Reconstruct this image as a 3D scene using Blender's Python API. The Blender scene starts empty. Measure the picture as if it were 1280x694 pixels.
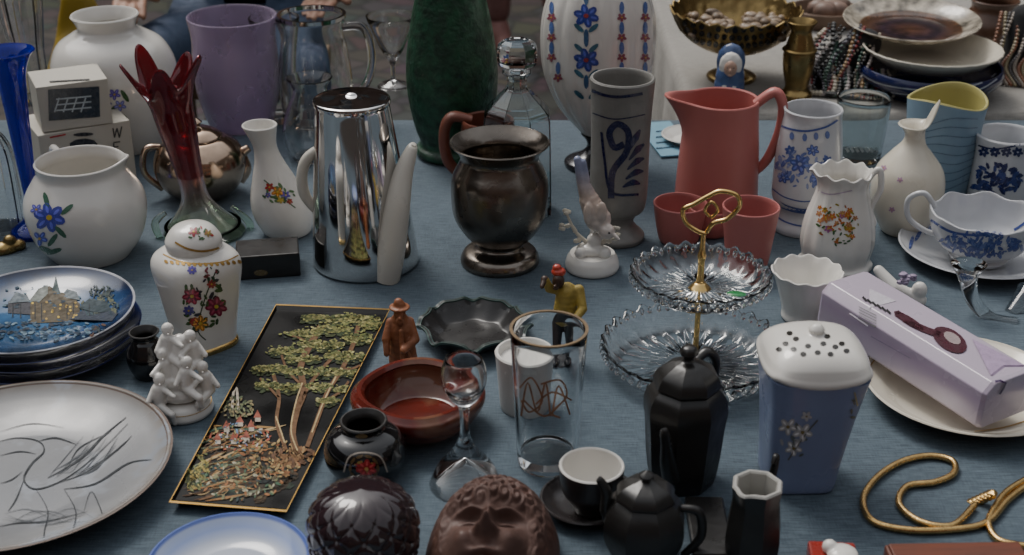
import bpy, bmesh, math, random
from mathutils import Vector, Matrix
from mathutils.bvhtree import BVHTree
random.seed(7)
D=bpy.data; SC=bpy.context.scene
# ---------------------------------------------------------------- camera / photogrammetric survey of the table top
T=0.75; HC=0.64; P=math.radians(26); F=1700.0
cP,sP=math.cos(P),math.sin(P)
CAM=Vector((0,0,T+HC))
cam=D.cameras.new("camera"); co=D.objects.new("camera",cam); SC.collection.objects.link(co)
co.location=CAM; co.rotation_euler=(math.pi/2-P,0,0)
cam.sensor_width=36; cam.lens=F/1280*36; cam.clip_end=1000; cam.clip_start=.02
cam.dof.use_dof=True; cam.dof.focus_distance=1.35; cam.dof.aperture_fstop=9
SC.camera=co
def ray(px,py):
    u=(px-640)/F; v=(347-py)/F
    return Vector((u,cP+v*sP,-sP+v*cP))
def tab(px,py,z=0):
    d=ray(px,py); t=(HC-z)/-d.z
    return Vector((d.x*t,d.y*t,T+z))
# ---------------------------------------------------------------- materials
MC={}
def M(name,col,rough=.3,metal=0,trans=0,ior=1.5,coat=0,var=.12,vs=25,bump=0,bs=200,ramp=None,mode='z',const=False,rvar=.1,spots=None,stretch=None,spec=None):
    if name in MC: return MC[name]
    m=D.materials.new(name); MC[name]=m; m.use_nodes=True
    nt=m.node_tree; N=nt.nodes; L=nt.links; b=N['Principled BSDF']
    b.inputs['Metallic'].default_value=metal; b.inputs['IOR'].default_value=ior
    b.inputs['Transmission Weight'].default_value=trans
    b.inputs['Coat Weight'].default_value=coat; b.inputs['Coat Roughness'].default_value=.06
    if spec is not None: b.inputs['Specular IOR Level'].default_value=spec
    if trans>=1:   # clear glass: keep the shader light
        b.inputs['Base Color'].default_value=(*col,1); b.inputs['Roughness'].default_value=rough; return m
    tc=N.new('ShaderNodeTexCoord'); mp=N.new('ShaderNodeMapping'); L.new(tc.outputs['Object'],mp.inputs[0])
    if stretch: mp.inputs['Scale'].default_value=stretch
    n=N.new('ShaderNodeTexNoise'); n.inputs['Scale'].default_value=vs; n.inputs['Detail'].default_value=4; L.new(mp.outputs[0],n.inputs['Vector'])
    if ramp:
        if mode=='z':
            s=N.new('ShaderNodeSeparateXYZ'); L.new(tc.outputs['Object'],s.inputs[0]); src=s.outputs['Z']
        elif mode=='r':
            vm=N.new('ShaderNodeVectorMath'); vm.operation='MULTIPLY'; vm.inputs[1].default_value=(1,1,0); L.new(tc.outputs['Object'],vm.inputs[0])
            v2=N.new('ShaderNodeVectorMath'); v2.operation='LENGTH'; L.new(vm.outputs[0],v2.inputs[0]); src=v2.outputs['Value']
        mx=ramp[-1][0]
        mr=N.new('ShaderNodeMath'); mr.operation='DIVIDE'; mr.inputs[1].default_value=mx; L.new(src,mr.inputs[0])
        r=N.new('ShaderNodeValToRGB'); L.new(mr.outputs[0],r.inputs[0])
        if const: r.color_ramp.interpolation='CONSTANT'
        el=r.color_ramp.elements
        while len(el)<len(ramp): el.new(.5)
        for e,(p,c) in zip(el,ramp): e.position=min(1,p/mx)
        for e,(p,c) in zip(el,ramp): e.color=(*c,1)
        base=r.outputs[0]
    else:
        rg=N.new('ShaderNodeRGB'); rg.outputs[0].default_value=(*col,1); base=rg.outputs[0]
    mr2=N.new('ShaderNodeMapRange'); mr2.inputs[1].default_value=.25; mr2.inputs[2].default_value=.75
    mr2.inputs[3].default_value=1-var; mr2.inputs[4].default_value=1+var*.6; L.new(n.outputs['Fac'],mr2.inputs[0])
    mul=N.new('ShaderNodeVectorMath'); mul.operation='MULTIPLY'; L.new(base,mul.inputs[0]); L.new(mr2.outputs[0],mul.inputs[1])
    out=mul.outputs[0]
    if spots:
        n3=N.new('ShaderNodeTexNoise'); n3.inputs['Scale'].default_value=spots[1]; n3.inputs['Detail'].default_value=3; L.new(tc.outputs['Object'],n3.inputs['Vector'])
        m3=N.new('ShaderNodeMapRange'); m3.inputs[1].default_value=spots[2]; m3.inputs[2].default_value=spots[2]+.1; L.new(n3.outputs['Fac'],m3.inputs[0])
        mx3=N.new('ShaderNodeMix'); mx3.data_type='RGBA'; L.new(m3.outputs[0],mx3.inputs[0]); L.new(out,mx3.inputs[6]); mx3.inputs[7].default_value=(*spots[0],1); out=mx3.outputs[2]
    L.new(out,b.inputs['Base Color'])
    rr=N.new('ShaderNodeMapRange'); rr.inputs[1].default_value=.35; rr.inputs[2].default_value=.65
    rr.inputs[3].default_value=min(1,rough+rvar*rough*4); rr.inputs[4].default_value=max(0,rough-rvar*rough*2); L.new(n.outputs['Fac'],rr.inputs[0]); L.new(rr.outputs[0],b.inputs['Roughness'])
    if bump:
        nb=N.new('ShaderNodeTexNoise'); nb.inputs['Scale'].default_value=bs; nb.inputs['Detail'].default_value=2; L.new(mp.outputs[0],nb.inputs['Vector'])
        bp=N.new('ShaderNodeBump'); bp.inputs['Strength'].default_value=bump; bp.inputs['Distance'].default_value=.002; L.new(nb.outputs['Fac'],bp.inputs['Height']); L.new(bp.outputs[0],b.inputs['Normal'])
    return m
WHITE=M('white_porcelain',(.75,.725,.675),.14,coat=.3,var=.07,vs=12)
CREAM=M('cream_ceramic',(.70,.65,.54),.2,coat=.25,var=.1,vs=12)
GLASS=M('clear_glass',(.98,.99,.99),.01,trans=1,ior=1.48)
STEEL=M('polished_steel',(.64,.63,.62),.06,metal=1,var=.05,vs=20)
PEWTER=M('pewter',(.24,.21,.18),.24,metal=1,var=.5,vs=18,bump=.15,bs=120)
SILVER=M('tarnished_silver',(.52,.38,.28),.14,metal=1,var=.5,vs=30)
BRASS=M('aged_brass',(.34,.24,.10),.28,metal=1,var=.5,vs=40)
GOLD=M('gold',(.85,.58,.22),.2,metal=1,var=.15,vs=60)
DGOLD=M('gold_paint',(.45,.27,.07),.35,metal=.6,var=.2)
BLACKC=M('black_stoneware',(.016,.015,.014),.33,var=.4,coat=.08,vs=30,bump=.35,bs=60)
BLACKG=M('black_gloss',(.008,.008,.009),.08,coat=.5,var=.3)
GREY=M('grey_stoneware',(.21,.205,.19),.38,var=.14,vs=60,bump=.1,bs=400)
CORAL=M('coral_glaze',(.50,.165,.145),.38,coat=.05,var=.1,vs=10)
def pm(c,rough=.25,metal=0):
    return M('paint_%02x%02x%02x'%tuple(int(min(1,x)**.45*255) for x in c),c,rough,metal=metal,var=.25,vs=150,coat=.2)
# ---------------------------------------------------------------- geometry helpers
def cr(pts,k=5):
    out=[]; n=len(pts)
    if n<3: return list(pts)
    for i in range(n-1):
        p0=pts[max(i-1,0)];p1=pts[i];p2=pts[i+1];p3=pts[min(i+2,n-1)]
        for j in range(k):
            t=j/k
            out.append(tuple(.5*((2*b)+(-a+c)*t+(2*a-5*b+4*c-d)*t*t+(-a+3*b-3*c+d)*t**3) for a,b,c,d in zip(p0,p1,p2,p3)))
    out.append(tuple(pts[-1])); return out
def mesh_obj(name,bm,mats,parent=None,smooth=True,sharp=38):
    me=D.meshes.new(name); bmesh.ops.recalc_face_normals(bm,faces=bm.faces[:]); bm.to_mesh(me); bm.free()
    for m in (mats if isinstance(mats,(list,tuple)) else [mats]): me.materials.append(m)
    if smooth:
        for p in me.polygons: p.use_smooth=True
        me.set_sharp_from_angle(angle=math.radians(sharp))
    o=D.objects.new(name,me); SC.collection.objects.link(o)
    if parent: o.parent=parent
    return o
def add_lathe(bm,prof,seg=56,mod=None,lean=(0,0),mi=0,inner_from=None,c=(0,0)):
    rings=[]; zmax=max(p[1] for p in prof) or 1
    for r,z in prof:
        cx=c[0]+lean[0]*z/zmax; cy=c[1]+lean[1]*z/zmax
        if r<1e-5: rings.append([bm.verts.new((cx,cy,z))]); continue
        ring=[]
        for i in range(seg):
            th=2*math.pi*i/seg; f,dz=(mod(th,z/zmax,r) if mod else (1,0))
            ring.append(bm.verts.new((cx+r*f*math.sin(th),cy-r*f*math.cos(th),z+dz)))
        rings.append(ring)
    for k in range(len(rings)-1):
        a,b=rings[k],rings[k+1]; idx=mi+(1 if inner_from is not None and k>=inner_from else 0)
        for i in range(seg):
            j=(i+1)%seg
            if len(a)==1 and len(b)==1: continue
            if len(a)==1: f=bm.faces.new((a[0],b[i],b[j]))
            elif len(b)==1: f=bm.faces.new((a[i],a[j],b[0]))
            else: f=bm.faces.new((a[i],a[j],b[j],b[i]))
            f.material_index=idx
def add_tube(bm,pts,rad,seg=12,flat=1.0,k=6,mi=0,up=None,cap=True):
    q=cr([tuple(p)+(r,) for p,r in zip(pts,rad)],k); rings=[]; prev=None
    for i,a in enumerate(q):
        p=Vector(a[:3]); r=max(a[3],1e-4)
        t=(Vector(q[min(i+1,len(q)-1)][:3])-Vector(q[max(i-1,0)][:3]))
        t=t.normalized() if t.length>0 else Vector((0,0,1))
        ref=up or prev or (Vector((0,1,0)) if abs(t.y)<.9 else Vector((1,0,0)))
        n=ref-t*ref.dot(t); n.normalize(); b=t.cross(n); prev=n
        rings.append([bm.verts.new(p+n*math.cos(2*math.pi*j/seg)*r*flat+b*math.sin(2*math.pi*j/seg)*r) for j in range(seg)])
    for a,b in zip(rings,rings[1:]):
        for i in range(seg):
            f=bm.faces.new((a[i],a[(i+1)%seg],b[(i+1)%seg],b[i])); f.material_index=mi
    if cap:
        for rg in (rings[0],rings[-1]):
            f=bm.faces.new(rg); f.material_index=mi
def add_sphere(bm,c,r,rot=None,sub=2,mi=0):
    m=Matrix.Translation(Vector(c))
    if rot: m=m@rot.to_4x4()
    if not isinstance(r,(tuple,list)): r=(r,r,r)
    m=m@Matrix.Diagonal((*r,1))
    g=bmesh.ops.create_icosphere(bm,subdivisions=sub,radius=1,matrix=m)
    fs=set()
    for v in g['verts']:
        for f in v.link_faces: fs.add(f)
    for f in fs: f.material_index=mi
def add_box(bm,c,s,rz=0,bev=0,mi=0):
    m=Matrix.Translation(Vector(c))@Matrix.Rotation(rz,4,'Z')@Matrix.Diagonal((*s,1))
    g=bmesh.ops.create_cube(bm,size=1,matrix=m); vs=g['verts']
    fs=set(f for v in vs for f in v.link_faces)
    for f in fs: f.material_index=mi
    if bev:
        es=set(e for v in vs for e in v.link_edges)
        bmesh.ops.bevel(bm,geom=list(es),offset=bev,segments=2,affect='EDGES',profile=.5)
def blob(parent,name,parts,mat,vox,sm=4,sub=2):
    bm=bmesh.new()
    for p in parts:
        if p[0]=='s': add_sphere(bm,p[1],p[2],p[3] if len(p)>3 else None,sub)
        else:
            a,b,r1,r2=Vector(p[1]),Vector(p[2]),p[3],p[4]; n=max(3,int((b-a).length/(min(r1,r2)*.5))+1)
            for i in range(n): add_sphere(bm,a.lerp(b,i/(n-1)),r1+(r2-r1)*i/(n-1),None,2)
    o=mesh_obj(name,bm,mat,parent)
    md=o.modifiers.new('fuse','REMESH'); md.mode='VOXEL'; md.voxel_size=vox; md.use_smooth_shade=True
    if sm: s=o.modifiers.new('sm','SMOOTH'); s.iterations=sm; s.factor=.5
    return o
class Thing:
    def __init__(s,name,px,py,z0=0,turn=0,loc=None):
        s.loc=loc or tab(px,py,z0); s.z0=s.loc.z-T; s.px=px
        s.e=D.objects.new(name,None); SC.collection.objects.link(s.e); s.e.empty_display_size=.02
        s.rz=math.atan2(-s.loc.x,s.loc.y)+turn
        s.e.location=s.loc; s.e.rotation_euler=(0,0,s.rz)
        s.mw=Matrix.Translation(s.loc)@Matrix.Rotation(s.rz,4,'Z'); s.body=None
    def z(s,y):
        v=(347-y)/F; return HC-s.loc.y*(sP-v*cP)/(cP+v*sP)-s.z0
    def m(s,px,y=None):
        z=s.z(y) if y is not None else 0
        return px*(s.loc.y*cP+(HC-s.z0-z)*sP)/F
    def prof(s,pts,k=5): return cr([(max(0,s.m(r,y)),s.z(y)) for r,y in pts],k)
    def pt(s,x,y,dy=0): return (s.m(x-s.px,y),dy,s.z(y))
    def lathe(s,name,pts,mat,open=True,th=.0025,seg=56,mod=None,lean=0,k=5,bottom=None,cx=0,flatshade=False,raw=False,sharp=38):
        pr=pts if raw else s.prof(pts,k)
        pr=[(max(r,0.0),z) for r,z in pr]
        idx=None
        if open=='band':
            out=list(pr)+[(r-th,z) for r,z in reversed(pr)]+[pr[0]]
        else:
            out=([(0,pr[0][1])] if pr[0][0]>1e-4 else [])+pr
            if open:
                idx=len(out)-1; bt=bottom or th
                inn=[(max(r-th,.001),max(z,pr[0][1]+bt)) for r,z in reversed(pr)]
                res=[]
                for p in inn:
                    if not res or abs(p[0]-res[-1][0])+abs(p[1]-res[-1][1])>1e-5: res.append(p)
                tr,tz=pr[-1]; out+=[(tr-th*.3,tz+th*.35),(tr-th*.7,tz+th*.35)]+res+[(0,res[-1][1])]
            elif pr[-1][0]>1e-4: out.append((0,pr[-1][1]))
        bm=bmesh.new(); ln=s.m(lean,pts[-1][1]) if not raw else lean
        add_lathe(bm,out,seg,mod,(ln,0),0,idx if isinstance(mat,(list,tuple)) and len(mat)>1 else None,(cx,0))
        bmesh.ops.remove_doubles(bm,verts=bm.verts[:],dist=1e-6)
        o=mesh_obj(name,bm,mat,s.e,smooth=not flatshade,sharp=sharp)
        if s.body is None: s.body=o
        return o
    def tube(s,name,pts,rad,mat,flat=1.0,seg=14,up=None,k=6):
        bm=bmesh.new(); p3=[s.pt(p[0],p[1],p[2] if len(p)>2 else 0) for p in pts]
        add_tube(bm,p3,[s.m(r,p[1]) for r,p in zip(rad,pts)],seg,flat,k,0,up)
        return mesh_obj(name,bm,mat,s.e,sharp=60)
def V(name,px,yb,pts,mat,z0=0,turn=0,part='body',**k):
    t=Thing(name,px,yb,z0,turn); t.lathe(part,pts,mat,**k); return t
# ---- painted decoration laid on real surfaces
class Paint:
    def __init__(s,thing,objs=None,off=.0005,name='painted_decoration'):
        s.t=thing; s.name=name; s.off=off; s.bm=bmesh.new(); s.mats=[]; vs=[];fs=[]
        for o in (objs or [thing.body]):
            b=len(vs); mw=thing.mw
            vs+=[mw@v.co for v in o.data.vertices]; fs+=[[b+i for i in p.vertices] for p in o.data.polygons]
        s.bvh=BVHTree.FromPolygons(vs,fs); s.inv=thing.mw.inverted()
    def hit(s,px,py):
        d=ray(px,py).normalized(); h,n,i,dist=s.bvh.ray_cast(CAM,d)
        if h is None: return None
        if n.dot(d)>0: n=-n
        if n.dot(d)>-.12: return None
        return s.inv@(h+n*s.off)
    def mi(s,c):
        m=c if isinstance(c,bpy.types.Material) else pm(c)
        if m not in s.mats: s.mats.append(m)
        return s.mats.index(m)
    def poly(s,pts,c):
        cx=sum(p[0] for p in pts)/len(pts); cy=sum(p[1] for p in pts)/len(pts)
        h=[s.hit(*p) for p in pts]; hc=s.hit(cx,cy)
        if hc is None or any(x is None for x in h): return
        if max((x-hc).length for x in h)>.2: return
        v=[s.bm.verts.new(x) for x in h]; vc=s.bm.verts.new(hc); i=s.mi(c)
        for a in range(len(v)):
            f=s.bm.faces.new((vc,v[a],v[(a+1)%len(v)])); f.material_index=i
    def ell(s,cx,cy,a,b,ang,c,n=9):
        ca,sa=math.cos(ang),math.sin(ang)
        s.poly([(cx+a*math.cos(2*math.pi*i/n)*ca-b*math.sin(2*math.pi*i/n)*sa,cy+a*math.cos(2*math.pi*i/n)*sa+b*math.sin(2*math.pi*i/n)*ca) for i in range(n)],c)
    def flower(s,cx,cy,R,c,cc=(.6,.4,.05),n=5,a0=.3,sq=.85):
        for i in range(n):
            a=a0+2*math.pi*i/n
            s.ell(cx+math.cos(a)*R*.55,cy+math.sin(a)*R*.55*sq,R*.48,R*.3,a,c)
        if R>7:
            o=s.off; s.off=o+.00015
            for i in range(n):
                a=a0+2*math.pi*i/n; s.ell(cx+math.cos(a)*R*.6,cy+math.sin(a)*R*.6*sq,R*.25,R*.1,a,tuple(min(1,x*1.8+.04) for x in c))
            s.off=o
        o=s.off; s.off=o+.0003; s.ell(cx,cy,R*.2,R*.18,0,cc,7); s.off=o
    def stroke(s,pts,w,c,k=5,taper=False):
        q=cr(pts,k); i=s.mi(c); prev=None; n=len(q)
        for j,p in enumerate(q):
            a=q[max(j-1,0)]; b=q[min(j+1,n-1)]; dx,dy=b[0]-a[0],b[1]-a[1]; L=math.hypot(dx,dy) or 1
            ww=w*(1-.8*abs(2*j/(n-1)-1)) if taper else w
            h1=s.hit(p[0]-dy/L*ww/2,p[1]+dx/L*ww/2); h2=s.hit(p[0]+dy/L*ww/2,p[1]-dx/L*ww/2)
            if h1 is None or h2 is None or (h1-h2).length>.05: prev=None; continue
            cur=(s.bm.verts.new(h1),s.bm.verts.new(h2))
            if prev and (prev[0].co-cur[0].co).length<.05: f=s.bm.faces.new((prev[0],prev[1],cur[1],cur[0])); f.material_index=i
            prev=cur
    def spray(s,n,cx,cy,rx,ry,size,cols,ang=None):
        for _ in range(n):
            a=random.random()*6.28; r=math.sqrt(random.random()); z=size*random.uniform(.5,1.3)
            s.ell(cx+math.cos(a)*r*rx,cy+math.sin(a)*r*ry,z,z*.45,random.random()*3.14 if ang is None else ang+random.uniform(-.5,.5),random.choice(cols),6)
    def done(s):
        if not s.mats: s.bm.free(); return
        me=D.meshes.new(s.name); s.bm.to_mesh(me); s.bm.free()
        for m in s.mats: me.materials.append(m)
        o=D.objects.new(s.name,me); SC.collection.objects.link(o); o.parent=s.t.e
GRN=(.05,.12,.04); RED=(.4,.03,.03); PINK=(.5,.15,.25); VIO=(.12,.08,.4); ORG=(.5,.15,.03); YEL=(.55,.4,.06)
# ---------------------------------------------------------------- world & light
w=D.worlds.new("World"); SC.world=w; w.use_nodes=True; nt=w.node_tree; bg=nt.nodes['Background']
sky=nt.nodes.new('ShaderNodeTexSky'); sky.sky_type='NISHITA'; sky.sun_disc=False
sky.sun_elevation=math.radians(55); sky.sun_rotation=math.radians(-35); sky.air_density=1.5; sky.dust_density=4
hs=nt.nodes.new('ShaderNodeHueSaturation'); hs.inputs['Saturation'].default_value=.2; hs.inputs['Value'].default_value=1.15
nt.links.new(sky.outputs[0],hs.inputs['Color']); nt.links.new(hs.outputs[0],bg.inputs[0]); bg.inputs[1].default_value=.15
sl=D.lights.new('sun','SUN'); sl.energy=1.5; sl.angle=math.radians(22); sl.color=(1,.95,.88)
so=D.objects.new('sun',sl); SC.collection.objects.link(so)
az=math.radians(-35); el=math.radians(55)
dv=Vector((math.sin(az)*math.cos(el),math.cos(az)*math.cos(el),math.sin(el)))
so.rotation_euler=dv.to_track_quat('Z','Y').to_euler(); so.location=(0,0,6)
# ---------------------------------------------------------------- ground; unseen buildings added for dark reflections
def cobble():
    m=D.materials.new('cobblestone'); m.use_nodes=True; N=m.node_tree.nodes; L=m.node_tree.links; b=N['Principled BSDF']
    tc=N.new('ShaderNodeTexCoord'); v=N.new('ShaderNodeTexVoronoi'); v.inputs['Scale'].default_value=9; L.new(tc.outputs['Object'],v.inputs['Vector'])
    v2=N.new('ShaderNodeTexVoronoi'); v2.feature='DISTANCE_TO_EDGE'; v2.inputs['Scale'].default_value=9; L.new(tc.outputs['Object'],v2.inputs['Vector'])
    r=N.new('ShaderNodeValToRGB'); r.color_ramp.elements[0].color=(.008,.007,.006,1); r.color_ramp.elements[1].color=(.05,.042,.036,1); r.color_ramp.elements[1].position=.12
    L.new(v2.outputs[0],r.inputs[0]); mx=N.new('ShaderNodeMix'); mx.data_type='RGBA'; mx.blend_type='MULTIPLY'; mx.inputs[0].default_value=.5
    L.new(r.outputs[0],mx.inputs[6]); L.new(v.outputs['Color'],mx.inputs[7]); L.new(mx.outputs[2],b.inputs['Base Color']); b.inputs['Roughness'].default_value=.75
    bp=N.new('ShaderNodeBump'); bp.inputs['Distance'].default_value=.02; L.new(r.outputs[0],bp.inputs['Height']); L.new(bp.outputs[0],b.inputs['Normal']); return m
bm=bmesh.new(); bmesh.ops.create_grid(bm,x_segments=4,y_segments=4,size=300); g=mesh_obj('ground',bm,cobble(),smooth=False)
def building(name,c,w_,d_,h_,rz,col):
    e=D.objects.new(name,None); SC.collection.objects.link(e); e.location=c; e.rotation_euler=(0,0,rz)
    bm=bmesh.new(); add_box(bm,(0,0,h_/2),(w_,d_,h_)); mesh_obj('walls',bm,M(name+str(c)+'_wall',col,.8,var=.25,vs=1.5,bump=.3,bs=30),e,smooth=False)
    bm=bmesh.new(); b2=bmesh.new()
    for fl in range(int(h_/3)):
        for i in range(int(w_/2)):
            x=-w_/2+1+i*2; z=1.6+fl*3
            for sg in (-1,1):
                add_box(bm,(x,sg*(d_/2+.01),z),(1.0,.06,1.5)); add_box(b2,(x,sg*(d_/2+.05),z-.8),(1.2,.16,.08)); add_box(b2,(x,sg*(d_/2+.045),z),(.05,.05,1.5))
    mesh_obj('windows',bm,M('window_glass',(.02,.025,.03),.06),e,smooth=False); mesh_obj('sills',b2,M('sill',(.35,.33,.3),.7),e,smooth=False)
    bm=bmesh.new(); vs=[bm.verts.new(p) for p in [(-w_/2-.3,-d_/2-.3,h_),(w_/2+.3,-d_/2-.3,h_),(w_/2+.3,d_/2+.3,h_),(-w_/2-.3,d_/2+.3,h_),(-w_/2-.3,0,h_+2.5),(w_/2+.3,0,h_+2.5)]]
    for f in ((0,1,5,4),(2,3,4,5),(0,4,3),(1,2,5),(3,2,1,0)): bm.faces.new([vs[i] for i in f])
    mesh_obj('roof',bm,M('roof_tile',(.12,.05,.035),.8,var=.3,vs=8),e,smooth=False)
building('added_brick_house',(0,-11,0),22,6,8,0,(.14,.08,.06)); building('added_brick_house',(-13,2,0),18,6,7,math.pi/2,(.12,.09,.07)); building('added_stone_house',(14,4,0),20,6,8,math.pi/2,(.16,.14,.12)); building('added_brick_house',(1,15,0),24,6,9.5,0,(.10,.065,.05))  # unseen houses added as dark surroundings for reflections and to dim low light
# ---------------------------------------------------------------- tables
def cloth_mat(name,c1,c2,wr=1):
    m=D.materials.new(name); m.use_nodes=True; N=m.node_tree.nodes; L=m.node_tree.links; b=N['Principled BSDF']
    tc=N.new('ShaderNodeTexCoord')
    def noise(sc,st,det=3):
        mp=N.new('ShaderNodeMapping'); mp.inputs['Scale'].default_value=st; L.new(tc.outputs['Object'],mp.inputs[0])
        n=N.new('ShaderNodeTexNoise'); n.inputs['Scale'].default_value=sc; n.inputs['Detail'].default_value=det; L.new(mp.outputs[0],n.inputs['Vector']); return n.outputs['Fac']
    a=noise(1,(55,700,60)); bq=noise(1,(900,90,60),2); c=noise(4,(1,1,1),3)
    def mth(op,x,y):
        q=N.new('ShaderNodeMath'); q.operation=op
        for i,k in enumerate((x,y)):
            if isinstance(k,(int,float)): q.inputs[i].default_value=k
            else: L.new(k,q.inputs[i])
        return q.outputs[0]
    s=mth('ADD',mth('MULTIPLY',a,.6),mth('MULTIPLY',bq,.25)); s2=mth('ADD',s,mth('MULTIPLY',c,.3))
    r=N.new('ShaderNodeValToRGB'); r.color_ramp.elements[0].position=.44; r.color_ramp.elements[1].position=.72
    r.color_ramp.elements[0].color=(*c1,1); r.color_ramp.elements[1].color=(*c2,1); L.new(s2,r.inputs[0]); L.new(r.outputs[0],b.inputs['Base Color'])
    b.inputs['Roughness'].default_value=.85; b.inputs['Sheen Weight'].default_value=.1
    b2=N.new('ShaderNodeBump'); b2.inputs['Strength'].default_value=.6; b2.inputs['Distance'].default_value=.0008; L.new(a,b2.inputs['Height']); L.new(b2.outputs[0],b.inputs['Normal']); return m
def table(name,x0,x1,y0,y1,z,mat,drop=.35,wr=.0018):
    e=D.objects.new(name,None); SC.collection.objects.link(e)
    bm=bmesh.new(); nx,ny=200,110
    def P_(i,j):
        x=x0+(x1-x0)*i/nx; y=y0+(y1-y0)*j/ny
        h=max(0,math.sin(x*7+2.2*math.sin(y*5))*math.sin(y*4+1.7*math.sin(x*3)))**3+.9*max(0,math.sin(x*3.1-y*11+1.5*math.sin(x*6)))**14
        f=min(1,i/4,(nx-i)/4,j/4,(ny-j)/4); return (x,y,z-wr*.6+wr*h*f)
    g=[[bm.verts.new(P_(i,j)) for j in range(ny+1)] for i in range(nx+1)]
    for i in range(nx):
        for j in range(ny): bm.faces.new((g[i][j],g[i+1][j],g[i+1][j+1],g[i][j+1]))
    edge=[g[i][0] for i in range(nx+1)]+[g[nx][j] for j in range(1,ny+1)]+[g[i][ny] for i in range(nx-1,-1,-1)]+[g[0][j] for j in range(ny-1,0,-1)]
    cx,cy=(x0+x1)/2,(y0+y1)/2; prev=edge
    for lv,(o,dz) in enumerate(((.006,-.004),(.012,-.02),(.02,-drop))):
        cur=[]
        for k,v in enumerate(edge):
            ox=(1 if v.co.x>=x1-1e-6 else -1 if v.co.x<=x0+1e-6 else 0); oy=(1 if v.co.y>=y1-1e-6 else -1 if v.co.y<=y0+1e-6 else 0)
            wob=(.02*math.sin(k*.3) if lv==2 else 0)
            cur.append(bm.verts.new((v.co.x+ox*(o+wob),v.co.y+oy*(o+wob),z+dz)))
        for k in range(len(edge)):
            n=(k+1)%len(edge); bm.faces.new((prev[k],prev[n],cur[n],cur[k]))
        prev=cur
    mesh_obj('tablecloth',bm,mat,e,sharp=80)
    bm=bmesh.new(); add_box(bm,(cx,cy,z-.022),(x1-x0-.01,y1-y0-.01,.03))
    for a in (x0+.08,x1-.08):
        for b_ in (y0+.08,y1-.08): add_box(bm,(a,b_,(z-.037)/2),(.04,.04,z-.037))
    mesh_obj('trestle',bm,M('table_wood',(.2,.13,.08),.6,var=.3),e,smooth=False)
table('market_table',-1.3,1.35,.45,1.82,T,cloth_mat('blue_cloth',(.034,.055,.076),(.098,.138,.170)))
table('white_market_table',.265,1.6,1.86,2.75,T,cloth_mat('white_cloth',(.22,.21,.19),(.36,.34,.31),.6),.3)
# ================================================================ OBJECTS
# ---- back left
t=V('crystal_vase',44,128,[(18,128),(20,100),(21,60),(26,20),(29,-14)],GLASS,seg=20,flatshade=True,mod=lambda th,t_,r:(1+.05*math.cos(10*th),.002*math.cos(10*th)*(t_>.95)),th=.004,bottom=.01)
t=V('crystal_decanter',4,285,[(26,285),(28,270),(28,200),(22,175),(9,158),(9,145),(15,135)],GLASS,seg=16,flatshade=True,th=.004)
COB=M('cobalt_glass',(.012,.025,.62),.03,trans=.75,var=.05)
t=V('cobalt_glass_vase',46,290,[(30,290),(29,284),(12,272),(8,258),(9,230),(12,180),(15,130),(19,92),(27,72),(34,64)],COB,th=.003)
t=V('white_porcelain_vase',160,180,[(44,180),(48,176),(62,148),(74,112),(76,80),(66,55),(48,42),(37,36),(36,30),(42,18)],WHITE,th=.004,lean=-8)
p=Paint(t)
for x,y,c in ((143,118,VIO),(132,128,(.1,.1,.35)),(150,132,(.2,.2,.5))): p.flower(x,y,8,c)
for x,y,a in ((152,145,.5),(140,140,2),(156,120,1),(150,152,.2),(128,150,2.3)): p.ell(x,y,9,3,a,GRN)
p.done()
def box(name,px,py,wpx,ytop,depth,mat,rot=0,z0=0,bev=.001,part='body'):
    t=Thing(name,px,py,z0,rot); h=t.z(ytop); bm=bmesh.new(); add_box(bm,(0,depth/2,h/2),(t.m(wpx),depth,h),0,bev); t.body=mesh_obj(part,bm,mat,t.e,smooth=False); t.h=h; return t
CARD=M('printed_carton',(.50,.47,.40),.55,var=.14,vs=8)
t=box('carton_box',116,232,112,160,.085,CARD,rot=.22); p=Paint(t,off=.0006); zb=t.h
p.ell(104,181,18,8,-.05,(.03,.03,.04)); p.ell(104,168,13,2.4,-.05,(.03,.03,.04))
p.stroke([(62,172),(82,168)],2,RED)
for i,(a,b) in enumerate((((141,160),(143,172)),((143,172),(146,160)),((146,160),(149,172)),((149,172),(152,158)),((142,178),(142,190)),((142,178),(150,177)),((142,184),(148,183)))): p.stroke([a,b],1.6,(.05,.05,.05),2)
p.done()
t=box('carton_box',98,160,86,104,.07,CARD,rot=.12,z0=zb+.001); p=Paint(t,off=.0006)
p.poly([(60,112),(124,108),(125,146),(61,151)],(.02,.03,.045)); p.off=.001
for i in range(4): p.stroke([(74+i*11,122),(68+i*11,140)],1.8,(.45,.5,.52),2)
for i in range(3): p.stroke([(70,124+i*7),(114,120+i*7)],1.8,(.45,.5,.52),2)
p.stroke([(62,103),(112,100)],1.5,(.1,.1,.1)); p.done()
def spout(th0,amp,w_=.35,z_=0.0,top=.75):
    def f(th,t_,r):
        d=math.atan2(math.sin(th-th0),math.cos(th-th0)); k=max(0,(t_-top)/(1-top))**1.5*math.exp(-(d/w_)**2)
        return (1+amp*k,z_*k)
    return f
t=V('porcelain_milk_jug',116,317,[(46,317),(50,313),(66,292),(74,264),(72,242),(60,222),(53,212),(55,201)],WHITE,th=.003,mod=spout(1.15,.18,.35,.006))
p=Paint(t)
p.flower(62,272,20,(.07,.08,.42),YEL,6); p.flower(50,298,10,(.1,.12,.5)); p.flower(46,262,8,(.15,.15,.5))
for x,y,a in ((76,290,.8),(66,300,2.2),(84,262,-.7),(58,250,1.3),(58,312,.4),(68,314,-.3)): p.ell(x,y,10,3.2,a,(.06,.16,.1))
p.done()
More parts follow.
